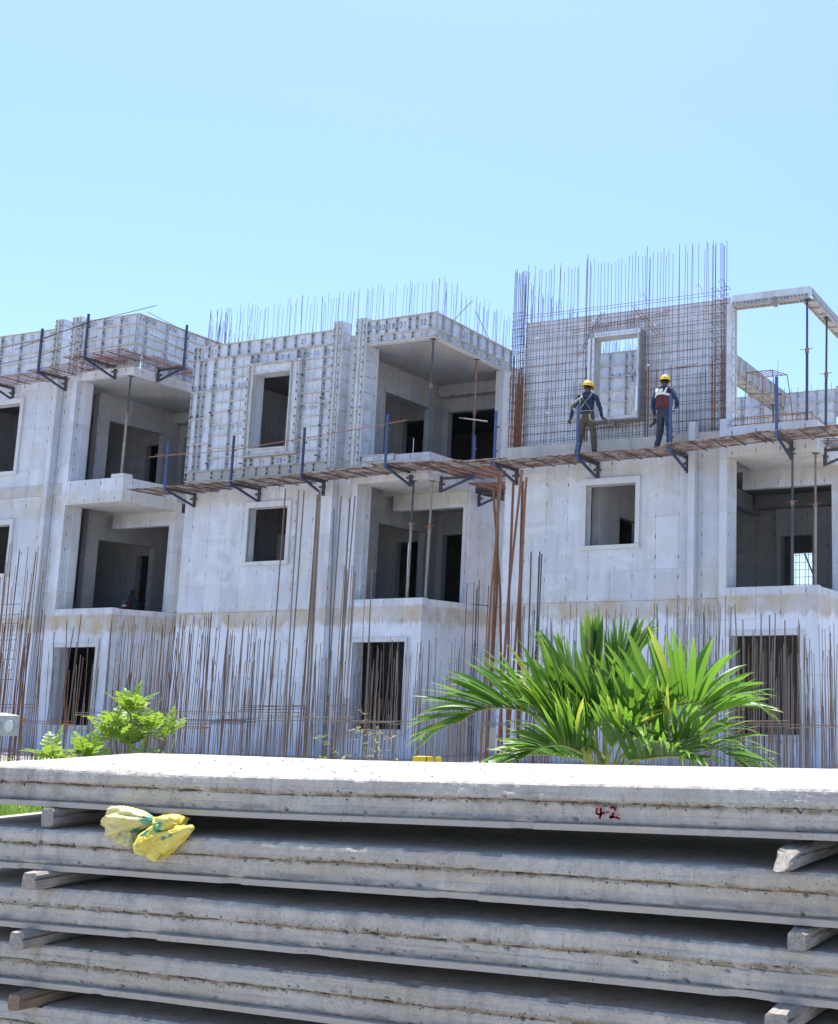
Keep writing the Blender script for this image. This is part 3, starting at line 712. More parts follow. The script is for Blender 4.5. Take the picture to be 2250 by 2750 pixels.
# rebar mesh wall
C3 = thing('rebar_mesh_wall', 'rusty rebar mesh wall with tall bars against the sky, two workers before it', 'rebar mesh', (x3, YF, 7.4))
kx = x3 + .46
while kx < x3 + 5.8:
    inwin = a0 - .03 < kx < a1 + .03
    for yy in (YF + .035, YF + .17):
        xx = kx + rnd(-.02, .02) + (.03 if yy > YF + .1 else 0)
        zt = 11.98 + rnd(-.13, .1)
        ln = (rnd(-.012, .012), rnd(-.006, .006)); rr_ = random.choice((.005, .006, .006)); vm = random.choice(('bar', 'bar', 'bar_rust'))
        if not inwin: rebar(C3, xx, yy, 7.38, zt, rr_, vm, ln, v=random.choice((0, 1, 2, 3)))
        else:
            rebar(C3, xx, yy, 7.38, c0 - .02 + rnd(-.05, 0), rr_, 'bar', ln, v=0); rebar(C3, xx, yy, c1 + .03, zt, rr_, 'bar', ln, v=random.choice((0, 1, 2)))
    if random.random() < .75 and not inwin: rebar(C3, kx + rnd(.02, .09), YF + .03, 7.38, rnd(8.5, 9.3), .007, 'bar', (rnd(-.01, .01), 0), 'lap_bar')
    kx += .185
z = 7.52; k = 0
while z < 10.85:
    for yy in (YF + .02, YF + .185):
        dz = rnd(-.02, .02); mt = 'bar_rust' if random.random() < .85 else 'bar'
        if c0 - .05 < z < c1 + .05:
            hbar(C3, (x3 + .02, yy, z + dz), (a0 - .03, yy, z + dz + rnd(-.02, .02)), .0055, mt); hbar(C3, (a1 + .03, yy, z + dz), (x3 + 5.82, yy, z + dz + rnd(-.02, .02)), .0055, mt)
        else: hbar(C3, (x3 + .02, yy, z + dz), (x3 + 5.82, yy, z + dz + rnd(-.02, .02)), .0055, mt)
    z += .215
for xx in (x3 + .03, x3 + .08, x3 + .13, x3 + .18, x3 + .24, x3 + .29, x3 + .35):       # corner column cage
    for yy in (YF + .03, YF + .2):
        rebar(C3, xx + rnd(-.01, .01), yy, 7.38, 11.95 + rnd(-.1, .1), .0078, 'bar', (rnd(-.006, .006), 0), v=random.choice((0, 1)))
        rebar(C3, xx + rnd(-.02, .02), yy - .01, 7.38, 9.45 + rnd(-.5, .4), .011, 'bar_rust', (rnd(-.005, .005), 0), 'lap_bar', 0)
for xx in (x3 + 5.45, x3 + 5.52, x3 + 5.70, x3 + 5.75, x3 + 5.80, a1 + .12, a1 + .20, a0 - .12, a0 - .06):
    rebar(C3, xx, YF + .01, 7.38, 12.05 + rnd(-.2, .12), .0072, 'bar', (rnd(-.004, .004), 0), v=0)
    rebar(C3, xx + .02, YF + .01, 7.38, 9.3 + rnd(-.4, .2), .010, 'bar_rust', (0, 0), 'lap_bar', 0)
for k in range(17):                                                      # stirrups of the corner and end cages
    zz = 7.5 + k * .21
    for (xa, xb) in ((x3 + .02, x3 + .36), (x3 + 5.42, x3 + 5.54), (x3 + 5.66, x3 + 5.83)):
        mt = 'bar_rust'
        put('stirrup', MB().tube([(xa, YF, zz), (xb, YF, zz + .01), (xb, YF + .22, zz), (xa, YF + .22, zz + .01), (xa, YF, zz)], .006, 5).tube([(xb, YF, zz), (xa + .05, YF + .1, zz - .09 if xa > x3 + 1 else zz)], .005, 4), M[mt], C3)
for (p0, p1) in (((a0 - .35, YF, 9.55), (a0 + .30, YF, 10.62)), ((a0 - .29, YF, 9.53), (a0 + .36, YF, 10.60)), ((a1 - .25, YF - .01, 10.66), (a1 + .45, YF - .01, 9.85)), ((a1 - .19, YF - .01, 10.69), (a1 + .51, YF - .01, 9.88)),
                 ((a0 - .5, YF - .02, 10.16), (a1 + .7, YF - .02, 10.34)), ((a0 - .5, YF - .02, 10.22), (a1 + .75, YF - .02, 10.40)), ((a0 - .1, YF - .02, 7.68), (a1 + .35, YF - .02, 7.80)), ((a1 + .9, YF - .05, 9.0), (a1 + 1.5, YF - .05, 9.04)), ((a1 + .95, YF - .05, 8.97), (a1 + 1.45, YF - .05, 9.0))):
    hbar(C3, p0, p1, .008, 'bar_rust', 'trimmer_bar')
for k in range(16): hbar(C3, (a0 + .05 + k * .085, YF - .03, c1 + .02), (a0 + .07 + k * .085, YF - .03, c1 + .02 + rnd(.15, .28)), .006, 'bar', 'hooked_bar')
for k in range(15): hbar(C3, (a0 + .2 + k * .085, YF - .05, c0 - .04), (a0 + .17 + k * .085, YF - .05, c0 - .04 - rnd(.16, .3)), .006, 'bar', 'hooked_bar')
hk = MB()
for (hx, hz) in ((x3 + 3.75, 10.85), (x3 + 5.2, 10.9), (x3 + 5.8, 10.95)):
    hk.tube([(hx, YF, hz - .15), (hx - .03, YF, hz), (hx - .1, YF, hz + .1), (hx - .16, YF, hz + .09), (hx - .17, YF, hz + .02)], .006, 5)
put('hooked_tie', hk, M['bar'], C3)
sp = MB()
for k in range(9): sp.tube([(x3 + rnd(.8, 5.4), YF - .04, zz) for zz in [rnd(7.8, 10.5)]] * 1 + [], .01) if False else None
for k in range(14):
    px, pz = x3 + rnd(.6, 5.3), rnd(10.1, 10.5) if k < 9 else rnd(8, 9.6)
    if a0 - .1 < px < a1 + .1 and pz < c1 + .1: continue
    sp.tube([(px, YF - .005, pz), (px, YF + .012, pz)], .028, 8)
put('spacer_discs', sp, M['reflect'], C3)
C4 = thing('rebar_row', 'receding row of thin upright bars behind the left end of the rebar mesh wall', 'rebar', (x3, 27, 7.4))
yy = 24.0
while yy < 32:
    rebar(C4, x3 + .05 + rnd(-.04, .04), yy, 7.4, 11.95 + rnd(-.25, .15), .006, 'bar_dark', (rnd(-.02, .02), rnd(-.02, .02)))
    if random.random() < .6: rebar(C4, x3 + .2 + rnd(-.04, .04), yy + .07, 7.4, 11.85 + rnd(-.35, .15), .006, 'bar_dark', (rnd(-.02, .02), rnd(-.02, .02)))
    yy += .17
C5 = thing('rebar_row', 'thin upright bars above the inner formwork seen through the window box', 'rebar', (x3 + 1, 26.9, 10.6))
for k in range(26): rebar(C5, x3 + .15 + k * .13, 26.9 + rnd(0, .1), 10.4, 11.25 + rnd(-.3, .2), .006, 'bar_dark', (rnd(-.02, .02), 0))
C6 = thing('rebar_row', 'short bars sticking up along the rear formwork wall at the right edge', 'rebar', (x3 + 5, 32.5, 10.6))
for k in range(24): rebar(C6, x3 + 4.0 + k * .22, 32.5, 10.4, 10.85 + rnd(-.1, .1), .007, 'bar', (rnd(-.03, .03), 0))
for dz in (.0, .03): hbar(C6, (x3 + 5.9, 32.5, 10.72 + dz), (x3 + 8.6, 32.5, 10.74 + dz), .012, 'bar')
C7 = thing('rebar_curb_cage', 'low rusty rebar cage along the slab edge beside the right-hand prop', 'rebar', (x3 + 7, YP + .3, 7.42))
for k in range(22): rebar(C7, x3 + 6.0 + k * .085, YP + .25 + rnd(-.05, .05), 7.40, 7.68 + rnd(-.02, .04), .006, 'bar_rust', (rnd(-.1, .1), 0), v=0)
for zz in (7.5, 7.62, 7.66): hbar(C7, (x3 + 5.95, YP + .24, zz), (x3 + 7.9, YP + .24, zz + .02), .009, 'bar_rust')
for k in range(12): rebar(C7, x3 + 7.85, YP + .3 + k * .12, 7.40, 7.68 + rnd(-.02, .04), .006, 'bar_rust', (0, rnd(-.1, .1)), v=0)
for zz in (7.5, 7.64): hbar(C7, (x3 + 7.86, YP + .2, zz), (x3 + 7.86, YP + 2, zz), .009, 'bar_rust')
C8 = thing('rebar_row', 'small rebar lattice seen through the bright rear doorway of the right-hand house', 'rebar', (x3 + 4, 35, 3))
for k in range(12): rebar(C8, x3 + 3.4 + k * .16, 35.0, -.1, 6.6 + rnd(-.2, .2), .012, 'bar', (rnd(-.01, .01), 0), v=0)
for k in range(9): hbar(C8, (x3 + 3.3, 34.98, 4.2 + k * .24), (x3 + 5.4, 34.98, 4.2 + k * .24), .010, 'bar')
hbar(C8, (x3 + 3.9, 34.9, 6.4), (x3 + 4.9, 34.9, 4.0), .03, 'bar_dark', 'brace')
ST = thing('rebar_stool', 'tall ladder-like rebar frame standing on the slab beside the blue post', 'rebar', (x3 + 6.3, 24.2, 7.4))
for (fx, fy, tx_, ty_) in ((6.05, 24.0, 6.12, 24.1), (6.95, 23.9, 6.75, 24.1), (6.3, 24.8, 6.32, 24.6), (7.1, 24.7, 6.95, 24.6)):
    hbar(ST, (x3 + fx, fy, 7.4), (x3 + tx_, ty_, 8.9), .011, 'bar_rust', 'leg')
for zz, s_ in ((8.9, 0), (8.35, .03)):
    q = [(x3 + 6.12, 24.1, zz), (x3 + 6.75 + s_, 24.1, zz), (x3 + 6.95, 24.6, zz), (x3 + 6.32, 24.6, zz), (x3 + 6.12, 24.1, zz)]
    put('ring', MB().tube(q, .011, 5), M['bar_rust'], ST)
for k in range(1, 6): hbar(ST, (x3 + 6.12 + k * .105, 24.1, 8.9), (x3 + 6.32 + k * .105, 24.6, 8.9), .010, 'bar_rust', 'rung')

# starter bars on the roof of the middle house
S2 = thing('roof_starter_bars', 'long row of thin starter bars along the roof edge of the middle house', 'rebar', (x0 + 4, 23.75, 10.9))
kx = x0 + .12
while kx < x0 + XR - .05:
    n_ = 2 if random.random() < .3 else 1
    for q in range(n_):
        big = random.random() < .07
        rebar(S2, kx + q * rnd(.02, .06), 23.75 + rnd(-.08, .08), 10.5, 12.08 + rnd(-.16, .14) + (.12 if big else 0), .009 if big else .0048, 'bar_grey', (rnd(-.02, .03) if kx > x0 + 1.6 else rnd(-.07, .05), rnd(-.015, .015)))
    kx += .112 * rnd(.85, 1.15)
for zz in (11.06, 11.10): hbar(S2, (x0 + 5.5, YP + .1, zz), (x0 + XR, YP + .1, zz), .012, 'bar_dark')
S3 = thing('roof_starter_bars', 'thin starter bars running back from the open roof corner of the middle house', 'rebar', (x0 + XR, 25.5, 10.9))
ky = 23.8
while ky < 31:
    rebar(S3, x0 + XR - .12 + rnd(-.06, .06), ky, 10.5, 12.05 + rnd(-.18, .16), .0048, 'bar_grey', (rnd(-.03, .03), rnd(-.04, .04)))
    if random.random() < .45: rebar(S3, x0 + XR - .2, ky + .05, 10.5, 12.0 + rnd(-.2, .1), .0052, 'bar_dark', (rnd(-.03, .03), rnd(-.04, .04)))
    ky += .13
for zz in (11.06, 11.10): hbar(S3, (x0 + XR - .05, YP + .1, zz), (x0 + XR - .05, 26.9, zz), .012, 'bar_dark')
hbar(S3, (x0 + XR - .3, 24.3, 11.05), (x0 + XR - .1, 25.0, 11.95), .009, 'bar_dark', 'leaning_bar'); hbar(S3, (x0 + XR - .1, 26.0, 11.0), (x0 + XR - .35, 25.5, 11.85), .009, 'bar_dark', 'leaning_bar')
S4 = thing('roof_starter_bars', 'cluster of rusty starter bars at the left roof corner of the middle house', 'rebar', (x0 + .2, 24.5, 10.9))
for k in range(22):
    rebar(S4, x0 + .12 + rnd(-.05, .45) * (k < 12), 23.7 + (rnd(0, .4) if k < 12 else k * .2 - 1.6), 10.5, 12.0 + rnd(-.3, .15), .0058, 'bar_rust' if k < 12 else 'bar', (rnd(-.10, .06), rnd(-.05, .05)))

# starter bars in front of the houses
FY = 14.0
def px2x(u, y):      # horizontal image position of the photograph to x on the plane y (flat approximation of the camera)
    a = R(19.445) - math.atan((u - 2062) / 3029.5 / math.cos(R(9)) * .985)
    return -y * math.tan(a)
def forest(label, xa, xb, n, zlo, zhi, mat, r=.007, jitter=.4, lean=.02, grp='starter bars in front of the houses', extra=None, name='starter_bars'):
    T = thing(name, label, 'rebar', ((xa + xb) / 2, FY, 0), grp)
    for k in range(n):
        x = xa + (xb - xa) * (k + rnd(.1, .9)) / n; y = FY + rnd(-jitter, jitter)
        mt = mat if not isinstance(mat, (list, tuple)) else random.choice(mat)
        rebar(T, x, y, -.1, rnd(zlo, zhi) if random.random() < .62 else zlo - rnd(.1, .75), r * .60, mt, (rnd(-lean, lean), rnd(-lean, lean)))
    return T
def X(u): return px2x(u, FY)
def ties(T, xa, xb, z, n=2, mat='bar_grey', dy=.0):
    for k in range(n): hbar(T, (xa, FY - .42 + dy + k * .02, z + k * .035 + rnd(-.01, .01)), (xb, FY - .42 + dy + k * .02, z + k * .035 + rnd(-.03, .03)), .0065, mat)
T = forest('dense dark starter bars with square ties at the left edge', X(-60), X(108), 48, 3.2, 4.1, ['bar', 'bar', 'bar_grey', 'bar_rust'], .008, .35, .012)
for k in range(24): rebar(T, rnd(X(-40), X(110)), FY + rnd(-.4, .2), -.1, rnd(1.8, 2.7), .0075, 'bar_rust', (rnd(-.03, .03), 0), 'lap_bar')
for k in range(9): ties(T, X(-60), X(112), 1.7 + k * .15 + rnd(-.03, .03), 1, 'bar_grey' if k % 2 else 'bar')
ties(T, X(-60), X(175), 1.22, 2, 'bar_rust'); ties(T, X(-60), X(160), 1.02, 2, 'bar_rust')
T = forest('few thick orange-rusted bars before the dark ground-floor door of the left house', X(146), X(200), 9, 2.45, 2.85, 'bar_rust', .012, .3, .06)
T = forest('grey starter bars standing right of the thick orange bars at the left house', X(160), X(285), 34, 1.5, 2.35, ['bar_grey', 'bar_grey', 'bar'], .008)
ties(T, X(120), X(285), .98, 2, 'bar_rust')
T = forest('rust-brown starter bars rising behind the leafy shrub', X(285), X(470), 58, 2.2, 2.75, ['bar', 'bar', 'bar_rust', 'bar_grey'], .0085, .4, .03)
ties(T, X(285), X(500), 1.12, 2, 'bar_grey'); ties(T, X(390), X(520), 1.0, 2, 'bar_rust')
T = forest('close row of rusty starter bars left of the tall thick bars', X(470), X(700), 84, 2.25, 2.72, ['bar', 'bar', 'bar_grey', 'bar_rust'], .0085, .4, .035)
ties(T, X(470), X(700), 1.16, 2, 'bar_grey'); ties(T, X(470), X(730), 1.0, 3, 'bar'); ties(T, X(500), X(640), .93, 2, 'bar_rust')
T = thing('column_bars', 'cluster of about a dozen tall thick grey column bars before the middle house', 'rebar', (X(820), FY, 0), 'tall column bars')
for (ut, ub, vt) in ((761, 730, 4.60), (783, 765, 4.62), (792, 785, 4.60), (822, 800, 4.52), (831, 815, 4.55), (842, 792, 4.58), (868, 835, 4.55), (884, 850, 4.48), (903, 862, 4.50), (912, 872, 4.47), (836, 822, 4.4), (876, 858, 4.3)):
    xb_, xt_ = X(ub + 18), X(ut)
    xb_ = xt_ + (xb_ - xt_) * .35
    o = rebar(T, xb_, FY + rnd(-.3, .2), -.1, vt, random.choice((.0105, .012, .013)), random.choice(('bar_grey', 'bar_grey', 'bar')), (math.atan((xt_ - xb_) / 4.6) + rnd(-.02, .02), rnd(-.02, .02)))
T2 = forest('mixed grey starter bars crowding round the feet of the tall thick bars', X(700), X(925), 66, 1.6, 2.35, ['bar_grey', 'bar', 'bar_grey'], .0085, .45, .03)
ties(T2, X(715), X(880), 1.18, 4, 'bar'); ties(T2, X(760), X(1010), 1.06, 3, 'bar_grey'); ties(T2, X(640), X(760), 1.03, 2, 'bar_dark')
T = forest('brownish starter bars before the dark ground-floor door of the middle house', X(925), X(1075), 48, 1.75, 2.3, ['bar_grey', 'bar', 'bar_grey'], .0085, .45, .03)
for u_ in (970, 1002, 928, 944, 912): 
    for q in (0, .03): rebar(T, X(u_) + q, FY + rnd(-.2, .2), -.1, 3.35 + rnd(-.1, .05), .006, 'bar_grey', (rnd(-.01, .01), 0), 'tall_bar')
ties(T, X(925), X(1120), 1.05, 2, 'bar_grey'); ties(T, X(940), X(990), 1.28, 2, 'bar_grey')
T = forest('thin dark starter bars before the shaded gap between two houses', X(1075), X(1300), 62, 1.85, 2.3, ['bar_dark', 'bar', 'bar_grey'], .007, .4, .012)
for u_ in (1262, 1270, 1278, 1288, 1292, 1300, 1304): rebar(T, X(u_), FY + rnd(-.2, .2), -.1, 3.0 + rnd(-.08, .08), .0065, 'bar_dark', (0, 0), 'tall_bar')
ties(T, X(1110), X(1420), 1.03, 2, 'bar_grey')
T = thing('column_bars', 'crossing bundle of tall thick orange-rusted column bars left of the palm', 'rebar', (X(1360), FY, 0), 'tall column bars')
for (ut, um, ub, vt) in ((1302, 1330, 1352, 4.45), (1330, 1336, 1318, 4.55), (1336, 1334, 1326, 4.62), (1360, 1342, 1322, 4.62), (1391, 1386, 1392, 4.4), (1392, 1392, 1398, 4.5), (1399, 1396, 1404, 4.42), (1410, 1384, 1362, 4.62), (1404, 1392, 1368, 4.55)):
    y_ = FY + rnd(-.35, .1)
    pts = [(X(ub + 6) - X(1360), 0, -.1), (X(um + 2) - X(1360) , 0, 2.9), (X(ut) - X(1360), 0, vt)]
    put('rebar', MB().tube(pts, random.choice((.016, .018, .019)), 7), M['bar_rust'], T, (X(1360), y_, 0))
T = forest('dark close-set bars just right of the orange-rusted bundle', X(1396), X(1470), 30, 2.3, 2.75, ['bar_dark', 'bar_grey'], .009, .35, .012)
for u_ in (1424, 1434, 1444, 1452): rebar(T, X(u_), FY + rnd(-.1, .1), -.1, 3.45 + rnd(-.1, .08), .011, 'bar_dark', (rnd(-.005, .005), 0), 'tall_bar')
T = forest('long row of thin grey-brown starter bars behind the palm crown', X(1470), X(1800), 92, 2.2, 2.74, ['bar_grey', 'bar', 'bar_grey'], .0075, .4, .02)
ties(T, X(1410), X(1800), 1.05, 2, 'bar_grey')
T = forest('thin grey-brown starter bars between the palm and the right-hand door', X(1800), X(1955), 62, 2.2, 2.74, ['bar_grey', 'bar', 'bar_grey'], .0075, .4, .02)
ties(T, X(1800), X(1960), 1.05, 2, 'bar_grey')
T = forest('thick-set starter bars before the dark ground-floor door at the right', X(1955), X(2140), 78, 1.85, 2.3, ['bar_grey', 'bar_grey', 'bar'], .009, .4, .015)
for u_ in (1962, 1990, 1994, 2040, 2062, 2076, 2118): rebar(T, X(u_), FY, -.1, 2.5 + rnd(-.1, .15), .009, 'bar_grey', (rnd(-.03, .03), 0), 'tall_bar')
ties(T, X(1955), X(2145), 1.05, 3, 'bar_grey'); ties(T, X(2040), X(2110), 1.1, 1, 'bar_rust')
T = forest('thin starter bars at the right edge under the balcony corner', X(2140), X(2300), 62, 1.9, 2.4, ['bar_grey', 'bar_grey', 'bar'], .008, .4, .02)
ties(T, X(2140), X(2300), 1.04, 2, 'bar_grey')
fb = MB()
for (ua, ub) in ((-80, 1300), (1300, 2320)): fb.box(X(ua), X(ub) - .01, FY - .55, FY + .55, -.3, .12)
fb.v = [(a, b_, c) for a, b_, c in fb.v]
tag(put('footing_strip', fb, M['conc_raw']), kind='structure')

# ------------------------------------------------------------------ scaffold brackets, gratings, handrails
def bracket(label, x, y, z, side=False, out=1.0, post=1.22, mat='blue', grp='wall brackets with upright posts', haspost=True):
    """(x,y) foot of the wall plate, z platform level"""
    T = thing('scaffold_bracket', label, 'bracket', (x, y, z), grp)
    d = Vector((1, 0, 0)) if side else Vector((0, -1, 0)); n = Vector((0, 1, 0)) if side else Vector((1, 0, 0)); o = Vector((x, y, z)) + d * .012
    put('wall_plate', MB().bar(o + Vector((0, 0, -.40)), o + Vector((0, 0, .02)), .08, .05).bar(o + d * .04 + Vector((0, 0, -.18)) - n * .09, o + d * .04 + Vector((0, 0, -.18)) + n * .09, .05), M['steel'], T)
    put('arm', MB().bar(o + Vector((0, 0, -.045)) + d * .05, o + d * out + Vector((0, 0, -.045)), .055, .06), M['steel'], T)
    put('strut', MB().bar(o + d * .05 + Vector((0, 0, -.36)), o + d * (out - .06) + Vector((0, 0, -.08)), .05), M['steel' if mat == 'steel' else 'navy'], T)
    if haspost:
        put('post', MB().tube([o + d * out + Vector((0, 0, -.12)), o + d * out + Vector((0, 0, post))], .036, 8), M[mat], T)
        put('clip', MB().bar(o + d * out + n * .03 + Vector((0, 0, post * .68)), o + d * out + n * .10 + Vector((0, 0, post * .68)), .035).bar(o + d * out + n * .03 + Vector((0, 0, post * .2)), o + d * out + n * .09 + Vector((0, 0, post * .2)), .03), M['steel'], T)
    return T
ZP = 6.86
bracket('blue-post bracket at the left corner of the middle house', -24.98, YF, ZP)
bracket('blue-post bracket below panels 13 and 14 of the middle house', -22.75, YF, ZP, mat='navy')
bracket('blue-post bracket right of panel 15 on the middle house', -20.43, YP, ZP + .02, mat='navy', out=.8)
bracket('blue-post bracket before the open top corner of the middle house', -17.74, YP, ZP + .10)
bracket('blue-post bracket at the left end of the rebar mesh wall', -14.82, YF, ZP)
bracket('blue-post bracket in front of the worker with the harness', -12.60, YF, ZP)
bracket('blue-post bracket in front of the worker in the maroon vest', -10.27, YF, ZP)
bracket('blue-post bracket before the open right-hand storey', -7.67, YP, ZP + .10)
bracket('dark bracket without a post at the right edge under the slab corner', x3 + XR, 23.85, ZP + .02, True, .9, mat='steel', haspost=False)
bracket('dark bracket on the side face of the middle house under the gratings', x0 + XR, 23.80, ZP + .0, True, .95, mat='blue', post=1.0)
bracket('dark bracket deep in the shaded gap beside the middle house', x0 + XR, 25.5, ZP - .1, True, .9, mat='blue', post=1.0)
bracket('navy-post bracket at the far left edge of the left house', -32.40, YF, 10.52, out=.85, mat='navy')
bracket('navy-post bracket below the first column formwork of the left house', -29.95, YP, 10.52, out=.88, mat='navy')
bracket('navy-post bracket with tall post before the second column formwork of the left house', -28.05, YP, 10.70, mat='navy')
bracket('navy-post bracket on the right side face of the left house', x1 + XR + .02, 24.09, 10.76, True, .95, mat='navy')

def grating(label, x, y, z, L, wdt, mat, rot=0.0, tilt=0.0, rods=15, grp='steel rod platform gratings'):
    T = thing('platform_grating', label, 'grating', (x, y, z), grp); T.rotation_euler = (0, tilt, rot)
    b = MB()
    for k in range(rods):
        yy = wdt * k / (rods - 1); j = rnd(-.07, .07)
        b.tube([(j, yy, rnd(-.004, .004)), (L * .5, yy + rnd(-.008, .008), rnd(-.012, .004)), (L + j, yy, rnd(-.004, .004))], .0145 if rods > 12 else .0125, 5)
    o = put('rods', b, M[mat], None); o.parent = T; o.location = (0, 0, 0)
    b = MB(); n_ = 5
    for k in range(n_):
        xx = .12 + (L - .24) * k / (n_ - 1); b.tube([(xx, -.05, -.026), (xx + rnd(-.02, .02), wdt + .05 + rnd(0, .1), -.026)], .012, 5)
    o = put('cross_bars', b, M['steel' if mat == 'grate' else 'bar_rust'], None); o.parent = T; o.location = (0, 0, 0)
    b = MB()
    for k in range(6 if rods > 12 else 1):                # set cement caught between the rods
        xx, yy = rnd(.05, L - .5), rnd(0, wdt - .16); b.box(xx, xx + rnd(.15, .6), yy, yy + rnd(.05, .16), -.010, .006)
    o = put('cement_crust', b, M['crumb'] if mat == 'grate' else M['grate'], None); o.parent = T; o.location = (0, 0, 0)
    return T
grating('rusty grating jutting past the left corner of the middle house', -26.25, 22.5, ZP + .0, 2.2, .95, 'grate', .02)
grating('rusty grating below panel 13 of the middle house', -24.2, 22.47, ZP + .03, 1.8, .95, 'grate', 0, .01)
grating('rusty grating below panels 14 and 15 of the middle house', -22.6, 22.46, ZP + .01, 2.35, .96, 'grate', 0, -.01)
grating('long rusty grating below the column formworks of the middle house', -20.45, 22.36, ZP + .03, 2.75, .92, 'grate', 0, -.02)
grating('rusty grating round the open top corner of the middle house', -18.2, 22.25, ZP + .11, 2.5, 1.0, 'grate', .04, .02)
grating('short rusty grating reaching back into the gap between the houses', -17.0, 23.25, ZP + .06, 1.75, 1.2, 'grate2', -.05, .03)
grating('weathered grating over the gap just left of the rebar mesh wall', -16.9, 22.45, ZP + .05, 2.4, .9, 'grate', 0, 0)
grating('brown grating deep in the shaded gap between the houses', -16.9, 24.5, ZP - .06, 1.6, 1.1, 'grate2', .05, .02)
grating('weathered grating at the left end below the rebar mesh wall', -15.0, 22.48, ZP + .0, 2.5, .95, 'grate', 0, -.01)
grating('cement-caked grating under the two workers', -12.65, 22.47, ZP + .02, 2.45, .93, 'grate', 0, 0)
grating('cement-caked grating right of the worker in the maroon vest', -10.3, 22.3, ZP + .04, 2.2, .86, 'grate', .01, -.045)
grating('rusty grating before the open right-hand storey', -8.2, 22.22, ZP + .13, 2.1, 1.0, 'grate', .02, -.01)
grating('spaced-rod grating at the right edge beside the slab corner', -6.95, 23.3, ZP + .12, 2.0, 1.0, 'grate', .3, 0, 9)
grating('red-brown rod grating at the far left edge of the left house', -33.2, 22.55, 10.53, 3.3, .8, 'grate2', 0, 0, 8)
grating('red-brown rod grating below the column formworks of the left house', -30.4, 22.45, 10.56, 3.0, .82, 'grate2', .03, -.05, 8)
grating('red-brown rod grating at the corner of the left house', -28.9, 22.3, 10.76, 2.3, .8, 'grate2', .02, -.015, 8)
t_ = grating('red-brown rod grating along the right side of the left house', x1 + XR + .95, 23.1, 10.77, 3.2, .8, 'grate2', R(90), 0, 8)

def rail(label, pts, r, mat, grp='thin rods tied along the posts'):
    o = put('guard_rail', MB().tube([Vector(p) for p in pts], r, 6), M[mat]); tag(o, label, 'rail', grp); return o
rail('thin rusty rod tied across the posts before the numbered panels', [(-25.6, 22.5, 7.70), (-22.75, 22.47, 7.68), (-20.43, 22.45, 7.82), (-17.74, 22.25, 7.93), (-17.1, 22.2, 7.97)], .011, 'bar_rust')
rail('thin rod tied at the left corner post of the middle house', [(-25.4, 22.52, 7.75), (-24.98, 22.49, 7.72), (-24.3, 22.49, 7.70)], .010, 'bar_rust')
rail('upper rod tied across the posts of the left house', [(-33, 22.6, 11.33), (-29.95, 22.38, 11.42), (-28.05, 22.26, 11.64)], .010, 'bar')
rail('lower rod tied across the posts of the left house', [(-33, 22.6, 10.85), (-29.95, 22.38, 10.92), (-27.6, 22.26, 11.22)], .010, 'bar')
rail('long loose rod pointing up over the corner of the left house', [(-30.9, 22.36, 11.20), (-28.05, 22.25, 11.66), (-25.7, 22.4, 11.93)], .010, 'bar_dark')
rail('rod running back along the right side of the left house', [(-26.6, 22.9, 12.02), (-26.45, 24.1, 11.80), (-26.4, 26.5, 11.78)], .009, 'bar')
rail('lower rod running back along the right side of the left house', [(-26.6, 22.9, 11.42), (-26.45, 24.1, 11.25), (-26.4, 26.5, 11.22)], .009, 'bar')
rail('pale timber pole lying across the gap before the open top corner', [(-16.95, 24.1, 8.45), (-15.5, 23.2, 8.03)], .017, 'wood')
rail('thin wire standing on top of the post at the right-hand storey', [(-7.66, 22.29, 8.05), (-7.63, 22.29, 8.55)], .004, 'bar')

# ------------------------------------------------------------------ steel props
def prop(label, p0, p1, split=.55, cols=('prop', 'prop'), grp='adjustable steel props'):
    p0, p1 = Vector(p0), Vector(p1); T = thing('steel_prop', label, 'prop', p0, grp); m = p0.lerp(p1, split)
    put('outer_tube', MB().tube([p0 + Vector((0, 0, .008)), m], .034, 10), M[cols[0]], T)
    put('inner_tube', MB().tube([m, p1 - Vector((0, 0, .008))], .027, 10), M[cols[1]], T)
    put('collar', MB().tube([m - Vector((0, 0, .05)), m + Vector((0, 0, .06))], .046, 10), M['prop_rust'], T)
    put('handle_pin', MB().tube([m + Vector((-.16, -.03, .03)), m + Vector((0, 0, .02)), m + Vector((.12, .05, .06))], .009, 6), M['bar_rust'], T)
    put('base_plate', MB().box(p0.x - .07, p0.x + .07, p0.y - .07, p0.y + .07, p0.z, p0.z + .008), M['prop'], T)
    put('head_plate', MB().box(p1.x - .07, p1.x + .07, p1.y - .07, p1.y + .07, p1.z - .008, p1.z), M['prop'], T)
    return T
prop('dark steel prop on a concrete pad at the upper balcony of the left house', (-27.62, YP + .12, 7.53), (-27.62, YP + .14, 10.398), .60, ('prop_grey', 'prop'))
tag(put('concrete_pad', MB().box(-27.86, -27.40, YP + .0, YP + .30, 7.425, 7.528), M['conc_trim']), 'small concrete pad under the prop of the left house', 'pad')
prop('blue-grey steel prop at the front corner of the open top storey', (-17.35, YP + .10, 7.425), (-17.35, YP + .11, 10.398), .58, ('prop', 'prop'))
prop('dark steel prop set back in the open top storey beside the gap', (-17.33, 25.3, 7.425), (-17.34, 25.33, 10.398), .5, ('prop', 'prop_rust'))
prop('rusty-collared prop in the first-floor opening of the middle house, the darker of two', (-17.76, YP + .10, 3.765), (-17.76, YP + .14, 6.728), .62, ('prop_grey', 'prop'))
prop('cement-splashed prop at the balcony corner of the middle house', (-17.32, YP + .24, 3.765), (-17.32, YP + .30, 6.728), .6, ('prop_grey', 'prop_grey'))
prop('tall dark prop under the corner of the beam framing the sky', (-7.34, YP + .10, 7.425), (-7.33, YP + .14, 10.25), .58)
